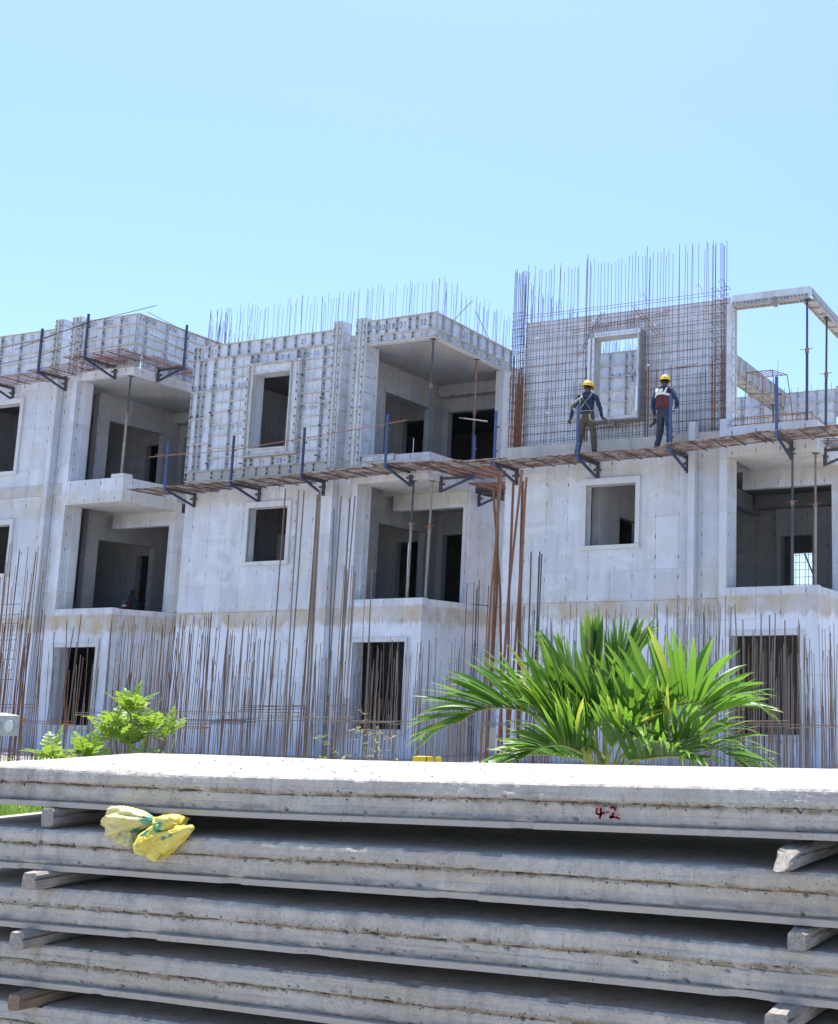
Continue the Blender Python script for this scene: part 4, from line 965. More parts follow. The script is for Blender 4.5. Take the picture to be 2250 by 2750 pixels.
prop('tall dark prop under the side beam at the right edge', (-7.26, 24.6, 7.425), (-7.27, 24.8, 10.25), .5)
prop('dark prop with rusty collar in the first-floor opening of the right-hand house', (-7.70, YP + .10, 3.765), (-7.70, YP + .16, 6.728), .62, ('prop', 'prop'))
prop('brown rusty prop at the balcony corner of the right-hand house', (-7.20, YP + .2, 3.765), (-7.20, YP + .28, 6.728), .6, ('prop_grey', 'prop_rust'))
prop('dark prop in front of the rear formwork under the brownish beam', (x3 + 4.2, 31.5, 7.42), (x3 + 4.2, 31.5, 10.06), .5)
# little formwork corner boxes hanging under the balcony corners
for xx, lab in ((x0, 'small aluminium corner box under the platform at the middle house'),):
    o = put('corner_form', MB().box(xx + 7.28, xx + XR + .04, YP - .05, YP - .003, 6.86, 7.26).box(xx + XR + .003, xx + XR + .04, YP - .002, YP + .45, 6.86, 7.26)
            .box(xx + 7.25, xx + XR + .06, YP - .07, YP - .0505, 6.85, 6.88), M['alu_rib']); tag(o, lab, 'formwork')

# ------------------------------------------------------------------ precast slab stack in the foreground
SX0, SX1, SY0, SY1, TH = -4.86, 1.3, 3.46, 4.36, .152
tops = [1.190, .957, .735, .515, .295, .075]
def slab(idx, label):
    rr = random.Random(idx * 13 + 5); seed = idx * 7.3
    zt = tops[idx]; nx = 640; xa = SX0 + (-.03 * idx if idx else 0) + rr.uniform(-.02, .02); fy = SY0 + (0, -.045, -.06, -.055, -.06, -.05)[idx]
    SY1 = 4.36 if idx == 0 else 4.75  # lower slabs extended at their unseen back to darken the gaps
    # front profile rows: fraction of height from the top, outward offset
    prof = [0, .02, .05, .1, .15, .2, .25, .29, .32, .34, .36, .38, .40, .42, .44, .46, .49, .53, .57, .60, .62, .64, .67, .71, .75, .79, .82, .84, .862, .868, .90, .95, 1.0]
    b = MB(); cols = []
    for i in range(nx + 1):
        x = xa + (SX1 - xa) * i / nx
        ed = .004 * noise.noise(Vector((x * 3, seed, 0))) + .005 * noise.noise(Vector((x * 14, seed, 2))) + .0045 * noise.noise(Vector((x * 45, seed, 5)))
        chip = max(0, noise.noise(Vector((x * 7, seed, 9))) - .34) * .07 + max(0, noise.noise(Vector((x * 31, seed, 12))) - .35) * .022
        gz_ = (.40, .36, .42, .39, .41, .40)[idx] + .045 * noise.noise(Vector((x * 1.1, seed, 20))) + .02 * noise.noise(Vector((x * 8, seed, 21))) + .012 * noise.noise(Vector((x * 30, seed, 22)))
        rz_ = .63 + .05 * noise.noise(Vector((x * 1.1, seed, 30))) + .02 * noise.noise(Vector((x * 9, seed, 31)))
        sag = -.006 * math.sin((x - xa) * 1.1 + idx) + .005 * noise.noise(Vector((x * .8, seed, 40)))
        if idx > 0: sag -= .012 * max(0, (x + 4.4)) / 3.4
        row = []
        row.append((x, SY1 + ed * 2, zt + sag + .002)); 
        for q in (.75, .5, .25, .1, .04):
            row.append((x, fy + (SY1 - fy) * q, zt + sag + .003 * noise.noise(Vector((x * 6, q * 9, seed)))+ .0015 * noise.noise(Vector((x * 40, q * 40, seed)))))
        for s in prof:
            g_ = math.exp(-((s - gz_) / .018) ** 2); r_ = math.exp(-((s - rz_) / .02) ** 2)
            o = .010 * (1 - min(1, s / gz_)) * (s < gz_) * -0.2
            o += -.012 * g_ * max(.1, .6 + 1.1 * noise.noise(Vector((x * 11, seed, 24)))) - .004 * r_ * (.5 + noise.noise(Vector((x * 3, seed, 33))))
            o += (.006 if s < gz_ else 0.0) + .004 * noise.noise(Vector((x * .9, s * 5.5, seed + 70)))
            o -= .005 * math.exp(-((s - .20 - .05 * noise.noise(Vector((x * 2, seed, 75)))) / .02) ** 2) * max(0, noise.noise(Vector((x * 1.6, seed, 76))) + .15)
            zq = s * TH
            o += .0036 * noise.noise(Vector((x * 9, zq * 14, seed))) + .0022 * noise.noise(Vector((x * 34, zq * 40, seed + 3))) + .0014 * noise.noise(Vector((x * 90, zq * 90, seed + 4)))
            pit = noise.noise(Vector((x * 48, zq * 55, seed + 50)))
            if pit > .42 and (abs(s - gz_) < .10 or s > .72): o -= (pit - .42) * .045
            if s < .06: o -= (.06 - s) * .16 + chip * (1 - s / .06)
            if s > .865: o = .016 + .002 * noise.noise(Vector((x * 6, s * 4, seed))) + .003 * noise.noise(Vector((x * 30, 0, seed + 8))) * (s < .87)
            if s > .865: o -= .016 * min(1, max(0, noise.noise(Vector((x * 5, seed, 61))) - .38) * 9) + .006 * max(0, noise.noise(Vector((x * 23, seed, 62))) - .2)
            elif s > .80: o -= .007 * (s - .80) / .06 + .004 * max(0, noise.noise(Vector((x * 22, s * 30, seed + 6))))
            zz = zt + sag - s * TH
            if s < .03: zz += ed * .9 - chip * .55
            row.append((x, fy - o, zz))
        row.append((x, SY1 + ed, zt + sag - TH))
        cols.append(row)
    m = len(cols[0])
    for r in cols: b.v += r
    for i in range(nx):
        for k in range(m - 1):
            a = i * m + k; b.f.append((a, a + m, a + m + 1, a + 1)); b.mi.append(0)
        b.f.append((i * m + m - 1, (i + 1) * m + m - 1, (i + 1) * m, i * m)); b.mi.append(0)
    b.f.append(tuple(k for k in range(m))); b.mi.append(0)
    b.f.append(tuple(nx * m + k for k in reversed(range(m)))); b.mi.append(0)
    b.v = [(v[0], v[1], v[2] - (zt - TH)) for v in b.v]
    o = put('precast_slab', b, M['slab'], None, (0, 0, zt - TH), smooth=False)
    tag(o, label, 'concrete slab', 'stacked precast concrete slabs')
    return o
SL = [slab(0, 'topmost precast slab of the stack, sunlit top and red number 4-2 on its edge'),
      slab(1, 'second precast slab from the top, the yellow bags hanging over its edge'),
      slab(2, 'third precast slab from the top of the stack'),
      slab(3, 'fourth precast slab from the top of the stack'),
      slab(4, 'fifth precast slab from the top, cut by the lower left picture edge'),
      slab(5, 'lowest precast slab at the bottom of the stack')]
# the red number on the top slab
nb = MB(); 
def stroke(pts, wd):
    for a, c in zip(pts[:-1], pts[1:]):
        n_ = 10
        for k in range(n_):
            t0, t1 = k / n_, (k + 1) / n_
            if random.random() < .18: continue
            p0 = Vector((a[0] + (c[0] - a[0]) * t0, 0, a[1] + (c[1] - a[1]) * t0)); p1 = Vector((a[0] + (c[0] - a[0]) * t1, 0, a[1] + (c[1] - a[1]) * t1))
            d = (p1 - p0).normalized(); q = Vector((-d.z, 0, d.x)) * wd * rnd(.35, .62)
            nb.add([p0 - d * .001 + q, p0 - d * .001 - q, p1 + d * .001 - q, p1 + d * .001 + q], [(0, 1, 2, 3)])
stroke([(.008, .042), (.002, .018), (.012, .014), (.034, .021)], .0075); stroke([(.017, .036), (.019, .018), (.014, .0)], .007); stroke([(.036, .021), (.044, .023)], .005)
stroke([(.048, .036), (.060, .041), (.066, .030), (.055, .010), (.048, .004)], .0075); stroke([(.048, .006), (.066, .008), (.082, .002)], .0075)
nb.v = [(v[0] * 1.12, v[1], v[2]) for v in nb.v]
o = put('painted_number', nb, M['red'], SL[0], (-1.825, SY0 - .0125, 1.080)); o['label'] = 'red hand-painted number on the slab edge'

# crumbs on the top slab
cr = MB(); rr = random.Random(3)
for k in range(700):
    x, y = rr.uniform(SX0 + .05, 0), rr.uniform(SY0 + .03, SY1 - .03); s = rr.choice((.0015, .002, .002, .003, .003, .005)) * rr.uniform(.6, 1.2) * (2 if k % 60 == 0 else 1)
    z = 1.190 + .0
    vs = [(x + rr.uniform(-s, s), y + rr.uniform(-s, s), z - .004), (x + s, y, z - .003), (x, y + s, z - .003), (x - s * .8, y - s * .6, z - .003), (x + rr.uniform(-.3, .3) * s, y, z + s * .7), (x - .5 * s, y + .4 * s, z + s * .6)]
    cr.add(vs, [(0, 1, 4), (1, 2, 5, 4), (2, 3, 5), (3, 0, 4, 5)])
tag(put('crumbs', cr, M['crumb']), 'loose concrete crumbs scattered on the sunlit slab top', 'debris', kind='stuff')

def block(name, label, cx, cy, zc, lx, ly, lz, rz, mat, taper=0.0, chop=False, grp='timber blocks between the slabs'):
    """timber spacer: end near the viewer chipped; runs back in y"""
    b = MB(); n_ = 14; seg = []
    for i in range(n_ + 1):
        t = i / n_; y = -ly / 2 + ly * t; f = 1 - taper * max(0, 1 - t * 6) ** 2 - .10 * (i == 0)
        ring = []
        for (sx_, sz_) in ((-.85, -1), (-.2, -1.02), (.55, -1), (.95, -.7), (1, .1), (.96, .7), (.7, 1), (-.1, 1.02), (-.7, .98), (-.98, .6), (-1, -.4)):
            x = sx_ * lx / 2 * f; z = sz_ * lz / 2 * (f if sz_ > 0 else 1)
            j = .009 * noise.noise(Vector((x * 16, y * 7, z * 16 + cx))) + .004 * noise.noise(Vector((x * 50, y * 30, z * 50 + cx)))
            yy = y
            if i == 0: yy += (.05 * (sz_ + 1) / 2 if chop else 0) + .010 * noise.noise(Vector((sx_ * 2, sz_ * 2, cx * 3)))
            ring.append((x + j, yy, z + j))
        seg += ring
    m = 11; b.v = seg
    for i in range(n_):
        for k in range(m): b.f.append((i * m + k, i * m + (k + 1) % m, (i + 1) * m + (k + 1) % m, (i + 1) * m + k)); b.mi.append(0)
    b.f.append(tuple(reversed(range(m)))); b.mi.append(0); b.f.append(tuple(n_ * m + k for k in range(m))); b.mi.append(0)
    o = put(name, b, M[mat], None, (cx, cy, zc), (0, 0, rz)); tag(o, label, 'timber block', grp); return o
def gapc(i): return (tops[i] - TH + tops[i + 1]) / 2
block('timber_spacer', 'squared pale spacer block under the left end of the topmost slab', -4.27, 3.82, gapc(0) + .003, .075, .80, .076, .02, 'wood')
block('timber_spacer', 'long grey timber spacer at the left, second gap from the top', -4.20, 3.76, gapc(1), .09, .86, .070, -.03, 'wood')
block('timber_spacer', 'grey timber spacer at the left, third gap from the top', -4.235, 3.75, gapc(2), .09, .86, .072, .0, 'wood')
block('timber_spacer', 'brown cracked timber spacer at the left, fourth gap from the top', -4.20, 3.75, gapc(3), .09, .86, .070, -.04, 'wood_br', .15)
block('timber_spacer', 'chipped pale timber spacer under the right part of the topmost slab', -1.105, 3.79, gapc(0) - .007, .092, .86, .062, -.10, 'wood', .34, True)
block('timber_spacer', 'split grey timber spacer at the right, second gap from the top', -1.06, 3.79, gapc(1) - .006, .085, .86, .064, -.08, 'wood', .15)
block('timber_spacer', 'sunlit cracked timber spacer at the right, lowest one in view', -1.09, 3.74, gapc(2) - .006, .095, .90, .064, -.10, 'wood', .05)

# ------------------------------------------------------------------ yellow plastic bags
def film_mat(name, ya, yb):
    t = NT(name); p = t.pos(True); n = t.noise(p, 14, 4, .6); c = t.mix(t.ramp(n, .35, .7), ya, yb)
    c = t.mix(t.ramp(t.noise(p, 40, 4, .7), .58, .75, 0, .35), c, tuple(x * .7 for x in ya))
    t.done(c, .34, 0, t.bump(t.noise(p, 60, 4, .6, .8), .5, .006), .5)
    tr = t.n('ShaderNodeBsdfTranslucent'); t.set(tr.inputs[0], c); mx = t.n('ShaderNodeMixShader'); mx.inputs[0].default_value = .12
    t.t.links.new(t.b.outputs[0], mx.inputs[1]); t.t.links.new(tr.outputs[0], mx.inputs[2]); t.t.links.new(mx.outputs[0], t.out.inputs[0])
    return t.m
M['bagA'] = film_mat('pale_yellow_film', (.58, .50, .16), (.70, .64, .34)); M['bagB'] = film_mat('yellow_film', (.60, .48, .05), (.74, .64, .16)); M['bagG'] = film_mat('green_print', (.09, .27, .14), (.16, .38, .20))
def bag(label, lumps, loc, mats, green, seed):
    """bunched film: each lump runs from a pinched end to a closed tip with pleats along it (x, z in metres)"""
    b = MB()
    for li, (p0, p1, wd, dep, npl, yo) in enumerate(lumps):
        nu, nv = 40, 64; p0, p1 = Vector((p0[0], 0, p0[1])), Vector((p1[0], 0, p1[1])); ax = (p1 - p0); L = ax.length; ax.normalize(); sd = Vector((-ax.z, 0, ax.x)); o = len(b.v); ph = seed + li * 2.1
        for i in range(nu + 1):
            u = i / nu; prof = (.28 + .95 * math.sin(min(1, u * 1.25) * math.pi * .5) ** 1.2) * (1 - max(0, (u - .80) / .20) ** 2.2 * .93)
            bend = .12 * wd * math.sin(u * 5 + ph)
            for j in range(nv):
                a = 2 * math.pi * j / nv
                pl = math.sin(npl * a + 2.2 * noise.noise(Vector((u * 2.2, ph, 3))) + 1.5 * math.sin(a * 2 + ph)); rid = 1 - 2 * abs(noise.noise(Vector((math.cos(a) * 2.1, math.sin(a) * 2.1, u * 3.2 + ph)))); fine = 1 - 2 * abs(noise.noise(Vector((math.cos(a) * 6, math.sin(a) * 6, u * 9 + ph))))
                f = prof * (1 + .13 * pl * (.4 + u) + .22 * rid + .09 * fine - .1)
                q = p0 + ax * (u * L + .10 * L * noise.noise(Vector((math.cos(a) * 2, math.sin(a) * 2, ph))) * u) + sd * (math.cos(a) * wd * f + bend) + Vector((0, -math.sin(a) * dep * f - yo, 0))
                b.v.append(tuple(q))
        for i in range(nu):
            for j in range(nv):
                j2 = (j + 1) % nv; b.f.append((o + i * nv + j, o + (i + 1) * nv + j, o + (i + 1) * nv + j2, o + i * nv + j2)); b.mi.append(0)
        b.f.append(tuple(o + k for k in range(nv))); b.mi.append(0); b.f.append(tuple(o + nu * nv + k for k in reversed(range(nv)))); b.mi.append(0)
    for k, f in enumerate(b.f):
        c = [sum(b.v[i][q] for i in f) / len(f) for q in range(3)]
        b.mi[k] = int(any((c[0] - g[0]) ** 2 / g[2] ** 2 + (c[2] - g[1]) ** 2 / g[3] ** 2 < 1 for g in green))
    o = put('plastic_bag', b, [M[m] for m in mats], None, loc, smooth=True); tag(o, label, 'bag', 'yellow plastic bags wedged between the slabs')
    return o
def bq(x, z): return ((x - 900) * .000325, -(z - 300) * .000245 + .006)
bag('pale yellow crumpled bag, the left one of the pair', [(bq(900, 210), bq(200, 300), .042, .052, 5, .012), (bq(640, 330), bq(560, 590), .034, .036, 4, .028)], (-3.695, SY0 - .035, .985), ['bagA', 'bagG'], [(*bq(850, 190), .022, .026), (*bq(690, 380), .012, .01)], 2.0)
bag('bright yellow bag with green print hanging lowest over the slab edge', [(bq(1180, 170), bq(930, 740), .050, .050, 5, .03), (bq(1560, 270), bq(1090, 600), .034, .040, 4, .03), (bq(960, 190), bq(1340, 270), .026, .045, 4, .02)], (-3.695, SY0 - .045, .985), ['bagB', 'bagG'],
    [(*bq(930, 260), .030, .020), (*bq(790, 600), .030, .030), (*bq(1030, 370), .018, .012), (*bq(1190, 280), .024, .020), (*bq(1290, 440), .012, .008), (*bq(1370, 400), .009, .007)], 5.5)
tag(put('loose_thread', MB().tube([(-3.86, SY0 - .095, .945), (-3.875, SY0 - .07, .90), (-3.91, SY0 - .063, .868), (-3.96, SY0 - .062, .850), (-4.0, SY0 - .066, .846)], .0011, 4), M['strap']), 'thin pale thread trailing from the left yellow bag', 'thread')

# ------------------------------------------------------------------ plants
def blade(b, base, d, up, L, wd, droop, tips, fold=.25, n=6, tipc=0.0):
    """one leaflet: strip of n segments with a folded midrib"""
    d = d.normalized(); up = (up - d * up.dot(d)).normalized(); s = d.cross(up).normalized(); p = Vector(base); o = len(b.v)
    st = L / n; dd = d.copy()
    for i in range(n + 1):
        t = i / n; w_ = wd * .5 * min(1, .35 + t / .22) * (1 - max(0, (t - .55) / .45) ** 1.7)
        w_ = max(w_, wd * .03)
        u = s.cross(dd).normalized()
        b.v += [tuple(p + s * w_ + u * w_ * fold), tuple(p), tuple(p - s * w_ + u * w_ * fold)]
        tips += [min(1, max(0, (t - (.82 if tipc < 2 else .35)) / .18) * min(1, tipc))] * 3
        p = p + dd * st; dd = (dd + Vector((0, 0, -droop * (.3 + t) / n * 1.6))).normalized()
    for i in range(n):
        a = o + i * 3; b.f += [(a, a + 1, a + 4, a + 3), (a + 1, a + 2, a + 5, a + 4)]; b.mi += [0, 0]
def leafmesh(b, tips, name, mat):
    me = b.mesh(name); me.materials.append(M[mat]); ca = me.color_attributes.new('tip', 'FLOAT_COLOR', 'POINT')
    for i, t in enumerate(tips): ca.data[i].color = (t, t, t, 1)
    me.polygons.foreach_set('use_smooth', [True] * len(me.polygons))
    return me
PC = Vector((-4.66, 9.0, -.05))
palm = thing('coconut_palm', 'young green coconut palm with arching fronds behind the slab stack', 'palm', PC)
put('trunk', MB().tube([PC + Vector((0, 0, -.1)), PC + Vector((0, 0, .25)), PC + Vector((.01, 0, .6)), PC + Vector((0, 0, .75))], [.13, .12, .09, .03], 10), M['palm_stem'], palm)
NLEAF = [0]
def spline(P, n):
    P = [Vector(p) for p in P]; P = [P[0] * 2 - P[1]] + P + [P[-1] * 2 - P[-2]]; out = []
    m = len(P) - 3
    for i in range(n + 1):
        f = i / n * m; k = min(int(f), m - 1); t = f - k; a, b_, c, d = P[k:k+4]
        out.append(.5 * ((2 * b_) + (c - a) * t + (2 * a - 5 * b_ + 4 * c - d) * t * t + (3 * b_ - a - 3 * c + d) * t ** 3))
    return out
def frond(pts, nl, llen, lw, vee=1.0, sweep=.9, spread=.6, pet=.3, droop=.4, yel=.4, single=True, basefac=1.0):
    rr = random.Random(int(llen * 1000) + nl * 7 + int(pts[-1][0] * 100)); n = 30
    P = spline([PC + Vector((0, 0, .55))] + list(pts), n)
    fr = put('frond', MB().tube(P, [.014 * (1 - .85 * i / n) + .003 for i in range(n + 1)], 6), M['palm_stem'], palm)
    allb = MB(); allt = []
    for k in range(nl):
        t = pet + (1 - pet) * (k + .5) / nl; fi = t * n; i = min(int(fi), n - 1); q = P[i].lerp(P[i+1], fi - i); d = (P[min(i+1, n)] - P[max(i-1, 0)]).normalized()
        tt = (t - pet) / (1 - pet); ll = llen * (basefac + (1 - basefac) * min(1, tt * 3)) * (1.0 - .42 * tt ** 1.5) * rr.uniform(.88, 1.08)
        ref = Vector((0, 0, 1)) if abs(d.z) < .85 else Vector((0, -1, 0))
        side = d.cross(ref).normalized(); upv = side.cross(d).normalized()
        for s in (-1, 1):
            dirv = (side * s * spread * rr.uniform(.7, 1.3) + d * sweep * (.7 + .8 * tt) + upv * vee * (1 - .55 * tt) * rr.uniform(.75, 1.2)).normalized()
            bb = MB(); tp = []
            blade(bb, q, dirv, upv if rr.random() < .5 else (upv + side * s * rr.uniform(.2, 1.2)), ll, lw * rr.uniform(.8, 1.1) * (1 - .25 * tt), droop * rr.uniform(.2, 1.9) * (1 + 1.6 * max(0, tt - .55)), tp, .35, 7, yel * rr.uniform(0, 1.6) if rr.random() > .06 else 2.2)
            if single and NLEAF[0] < 292:
                put('leaflet', leafmesh(bb, tp, 'leaflet', 'palm'), None, fr); NLEAF[0] += 1
            else: allb.add(bb.v, bb.f); allt += tp
    if allb.v: tag(put('leaflets', leafmesh(allb, allt, 'leaflets', 'palm'), None, fr), kind='stuff')
A = R
frond([(-4.694, 9.0, 0.913), (-4.978, 8.95, 1.095), (-5.226, 8.85, 1.262), (-5.47, 8.75, 1.344), (-5.711, 8.65, 1.333), (-5.912, 8.55, 1.217)], 32, .84, .062, 1.0, 1.15, .35, .28, .42, .5)   # big one sweeping left
frond([(-4.497, 9.0, 0.917), (-4.353, 8.95, 1.085), (-4.171, 8.9, 1.269), (-3.972, 8.9, 1.375), (-3.775, 8.9, 1.397), (-3.619, 8.95, 1.308)], 24, .84, .074, 1.25, .22, .35, .30, .35, .4)     # big one arching right
frond([(-4.773, 9.05, 0.909), (-4.823, 9.08, 1.223), (-4.859, 9.1, 1.45), (-4.857, 9.1, 1.60)], 7, .84, .085, .10, 3.4, .28, .70, .02, .5)                                                      # upright spear
frond([(-4.726, 9.0, 0.913), (-4.873, 8.8, 1.075), (-5.002, 8.65, 1.232), (-5.148, 8.5, 1.396)], 24, .66, .052, .75, 1.3, .4, .3, .25, .6)
frond([(-4.35, 8.95, 0.905), (-4.103, 8.85, 1.007), (-3.843, 8.75, 1.079), (-3.59, 8.65, 1.07), (-3.383, 8.6, 0.998), (-3.217, 8.55, 0.9)], 26, .64, .054, .95, .9, .45, .3, .55, .5)           # low right
frond([(-4.761, 8.95, 0.869), (-4.822, 8.75, 0.988), (-4.904, 8.6, 1.041), (-5.031, 8.5, 1.023), (-5.183, 8.45, 0.934)], 24, .56, .050, .9, .8, .5, .3, .45, .7)                                # low left, yellow tips
frond([(-4.789, 9.1, 0.906), (-4.991, 9.2, 1.256), (-5.21, 9.3, 1.563), (-5.35, 9.35, 1.76)], 18, .70, .058, .35, 1.7, .5, .42, .2, .4)
frond([(-4.747, 9.1, 0.907), (-4.724, 9.2, 1.315), (-4.718, 9.3, 1.60), (-4.67, 9.35, 1.75)], 16, .72, .058, .3, 1.9, .5, .45, .12, .4)
frond([(-4.589, 9.1, 0.91), (-4.311, 9.25, 1.111), (-4.027, 9.35, 1.298), (-3.761, 9.4, 1.392), (-3.557, 9.45, 1.355)], 20, .66, .054, .9, .9, .45, .35, .6, .5)
frond([(-4.787, 9.0, 0.857), (-5.115, 9.05, 0.921), (-5.45, 9.1, 0.931), (-5.738, 9.1, 0.888)], 24, .52, .048, .7, .9, .6, .3, .4, .6)
frond([(-4.446, 8.9, 0.87), (-4.11, 8.7, 0.941), (-3.829, 8.55, 0.972), (-3.598, 8.45, 0.948)], 24, .52, .050, .8, .8, .6, .3, .5, .6)
frond([(-4.85, 9.2, 0.91), (-5.05, 9.3, 1.25), (-5.30, 9.35, 1.45), (-5.55, 9.4, 1.52)], 18, .72, .056, .8, 1.2, .4, .4, .35, .4)
frond([(-4.60, 8.9, 0.90), (-4.42, 8.75, 1.10), (-4.25, 8.6, 1.18), (-4.08, 8.5, 1.12)], 18, .50, .050, .8, .9, .5, .35, .45, .7)
frond([(-4.80, 8.95, 0.90), (-4.95, 8.85, 1.12), (-5.05, 8.8, 1.25), (-5.2, 8.75, 1.30)], 17, .55, .050, .9, .9, .45, .35, .3, .8)
frond([(-4.66, 9.0, 0.90), (-4.68, 8.97, 1.10), (-4.72, 8.95, 1.25), (-4.78, 8.93, 1.36)], 9, .74, .056, .25, 2.0, .6, .55, .15, .5)
frond([(-4.58, 9.0, 0.90), (-4.45, 8.9, 1.08), (-4.32, 8.85, 1.20), (-4.18, 8.8, 1.25)], 15, .70, .054, .9, .9, .4, .4, .35, .5)
for (az, L, c) in ((A(250), .55, .9), (A(300), .5, 1.2), (A(230), .6, .6)):           # yellowing young leaves at the heart
    tp = []; bb = MB(); blade(bb, PC + Vector((.02, -.05, .55)), Vector((math.cos(az) * .4, math.sin(az) * .4, 1)), Vector((0, -1, .2)), L, .07, .25, tp, .3, 6, 1.0)
    put('young_leaf', leafmesh(bb, [min(1, t + .55) for t in tp], 'young_leaf', 'palm'), None, palm)

def oval(b, tips, base, d, up, L, wd, curl=.15, tipc=0.0):
    d = d.normalized(); up = (up - d * up.dot(d)).normalized(); s = d.cross(up); o = len(b.v); p = Vector(base)
    for t, wv in ((0, .15), (.25, .75), (.55, 1.0), (.84, .92), (1.0, .42)):
        c = p + d * L * t - up * curl * L * t * t; w_ = wd / 2 * wv
        b.v += [tuple(c + s * w_ + up * w_ * .25), tuple(c), tuple(c - s * w_ + up * w_ * .25)]; tips += [tipc] * 3
    for i in range(4):
        a = o + i * 3; b.f += [(a, a + 1, a + 4, a + 3), (a + 1, a + 2, a + 5, a + 4)]; b.mi += [0, 0]
def pinnate(parent, base, d, L, pairs, ll, lw, mat, rr, curl=.35, tipc=.1, name='compound_leaf'):
    """compound leaf: a rachis with paired oval leaflets"""
    p = Vector(base); d = d.normalized(); b = MB(); tips = []; pts = [p.copy()]
    side = d.cross(Vector((0, 0, 1)));  side = side.normalized() if side.length > .1 else Vector((1, 0, 0))
    for k in range(pairs):
        p = p + d * L / pairs; pts.append(p.copy()); d = (d + Vector((0, 0, -curl / pairs))).normalized(); up = side.cross(d).normalized()
        t = (k + 1) / pairs; sc_ = (.55 + .6 * math.sin(math.pi * min(1, t * .9 + .1)))
        for s in (-1, 1):
            oval(b, tips, p, side * s + d * rr.uniform(.35, .6) + up * rr.uniform(.05, .35), up, ll * sc_ * rr.uniform(.9, 1.1), lw * sc_ * rr.uniform(.9, 1.1), .15, tipc * rr.random())
    oval(b, tips, p, d, side.cross(d), ll * .8, lw * .8, .1, tipc)
    o = put(name, leafmesh(b, tips, name, mat), None, parent)
    q = put('leaf_stalk', MB().tube(pts, [.005 * (1 - .6 * i / pairs) for i in range(pairs + 1)], 5), M['palm_stem'], o, (0, 0, 0)); q.location = (0, 0, 0)
    if True:
        q.parent = o
    return o
def shrub(label, base, stems, seed, scale=1.0):
    rr = random.Random(seed); T = thing('leafy_shrub', label, 'shrub', base, 'leafy shrubs behind the slab stack'); B = Vector(base)
    for (dx, dy, h, n, az0, spread) in stems:
        top = B + Vector((dx, dy, h)); mid = B.lerp(top, .55) + Vector((rr.uniform(-.04, .04), 0, .03))
        put('stem', MB().tube([B, mid, top], [.016, .012, .008], 7), M['stem'], T)
        for k in range(n):
            az = az0 + spread * (k + .3 * rr.random()) / n * 6.283; el = rr.uniform(.3, 1.1) if k else 1.4
            d = Vector((math.cos(az) * math.cos(el), math.sin(az) * math.cos(el), math.sin(el)))
            pinnate(T, top - Vector((0, 0, .05 * rr.random())), d, rr.uniform(.21, .28) * scale, rr.choice((6, 6, 7)), .080 * scale, .040 * scale, 'shrub', rr, rr.uniform(.1, .6), .3)
    return T
shrub('taller leafy shrub with bright pinnate leaves on bare stems, left foreground', (-9.02, 8.0, -.05), [(-.02, 0, 1.36, 7, .2, 1), (-.26, .05, 1.24, 6, 1.0, 1), (.24, -.02, 1.22, 6, .5, 1), (.36, .05, 1.14, 4, .1, 1), (-.14, -.1, 1.10, 5, .4, 1), (.10, -.1, 1.08, 5, .3, 1)], 3)
shrub('low leafy shrub left of the taller one, just above the slab', (-9.85, 8.0, -.05), [(-.14, 0, .94, 6, .3, 1), (.26, .02, .96, 6, .8, 1), (-.34, 0, .80, 5, .1, 1), (.08, -.1, .80, 5, .5, 1), (.44, .0, .84, 5, .6, 1)], 5)
shrub('low leafy sprigs right of the taller shrub, just above the slab', (-8.80, 8.0, -.05), [(-.08, 0, .90, 5, 1.0, 1), (.18, .05, .90, 5, .4, 1)], 8, .9)
def weed(label, base, h, n, seed, mat='weed'):
    rr = random.Random(seed); T = thing('weed', label, 'weed', base, 'thin weeds behind the slab stack'); B = Vector(base); pts = [B]
    for k in range(5): pts.append(B + Vector((rr.uniform(-.06, .06) * (k + 1) * .6, rr.uniform(-.05, .05), h * (k + 1) / 5)))
    put('stem', MB().tube(pts, [.006, .006, .005, .005, .004, .003], 5), M['stem'], T)
    b = MB(); tips = []
    for k in range(n):
        t = rr.uniform(.55, 1.0); q = pts[min(4, int(t * 5))].lerp(pts[min(5, int(t * 5) + 1)], t * 5 % 1); az = rr.uniform(0, 6.28)
        st = Vector((math.cos(az), math.sin(az), rr.uniform(-.2, .5))) * rr.uniform(.03, .14)
        for j in range(rr.choice((3, 4, 5))):
            a2 = rr.uniform(0, 6.28); oval(b, tips, q + st, Vector((math.cos(a2), math.sin(a2), rr.uniform(-.3, .5))), Vector((0, 0, 1)), rr.uniform(.03, .06), rr.uniform(.015, .026), .2, rr.random() * .8)
    put('foliage', leafmesh(b, tips, 'foliage', mat), None, T)
    return T
def WX(u, y=10.5): return px2x(u, y)
weed('reddish weed before the grey wall left of the dark door', (WX(920), 10.5, -.05), 1.02, 16, 1); weed('thin weed climbing highest before the dark middle door', (WX(985), 10.5, -.05), 1.33, 18, 2)
weed('spindly weed right of the middle door, the bushier of two', (WX(1062), 10.5, -.05), 1.12, 18, 3); weed('spindly weed below the middle door sill', (WX(1036), 10.3, -.05), 1.05, 14, 4)
weed('small green weed beside the tall grey bars', (WX(870), 10.5, -.05), .80, 9, 5, 'shrub'); weed('small green weed right of the yellow crate', (WX(1192), 10.5, -.05), .82, 7, 6, 'shrub')
weed('wispy weed right of the palm at the slab edge', (WX(2062, 9.5), 9.5, -.05), 1.02, 12, 9)
gr = MB(); gt = []; rr = random.Random(12)
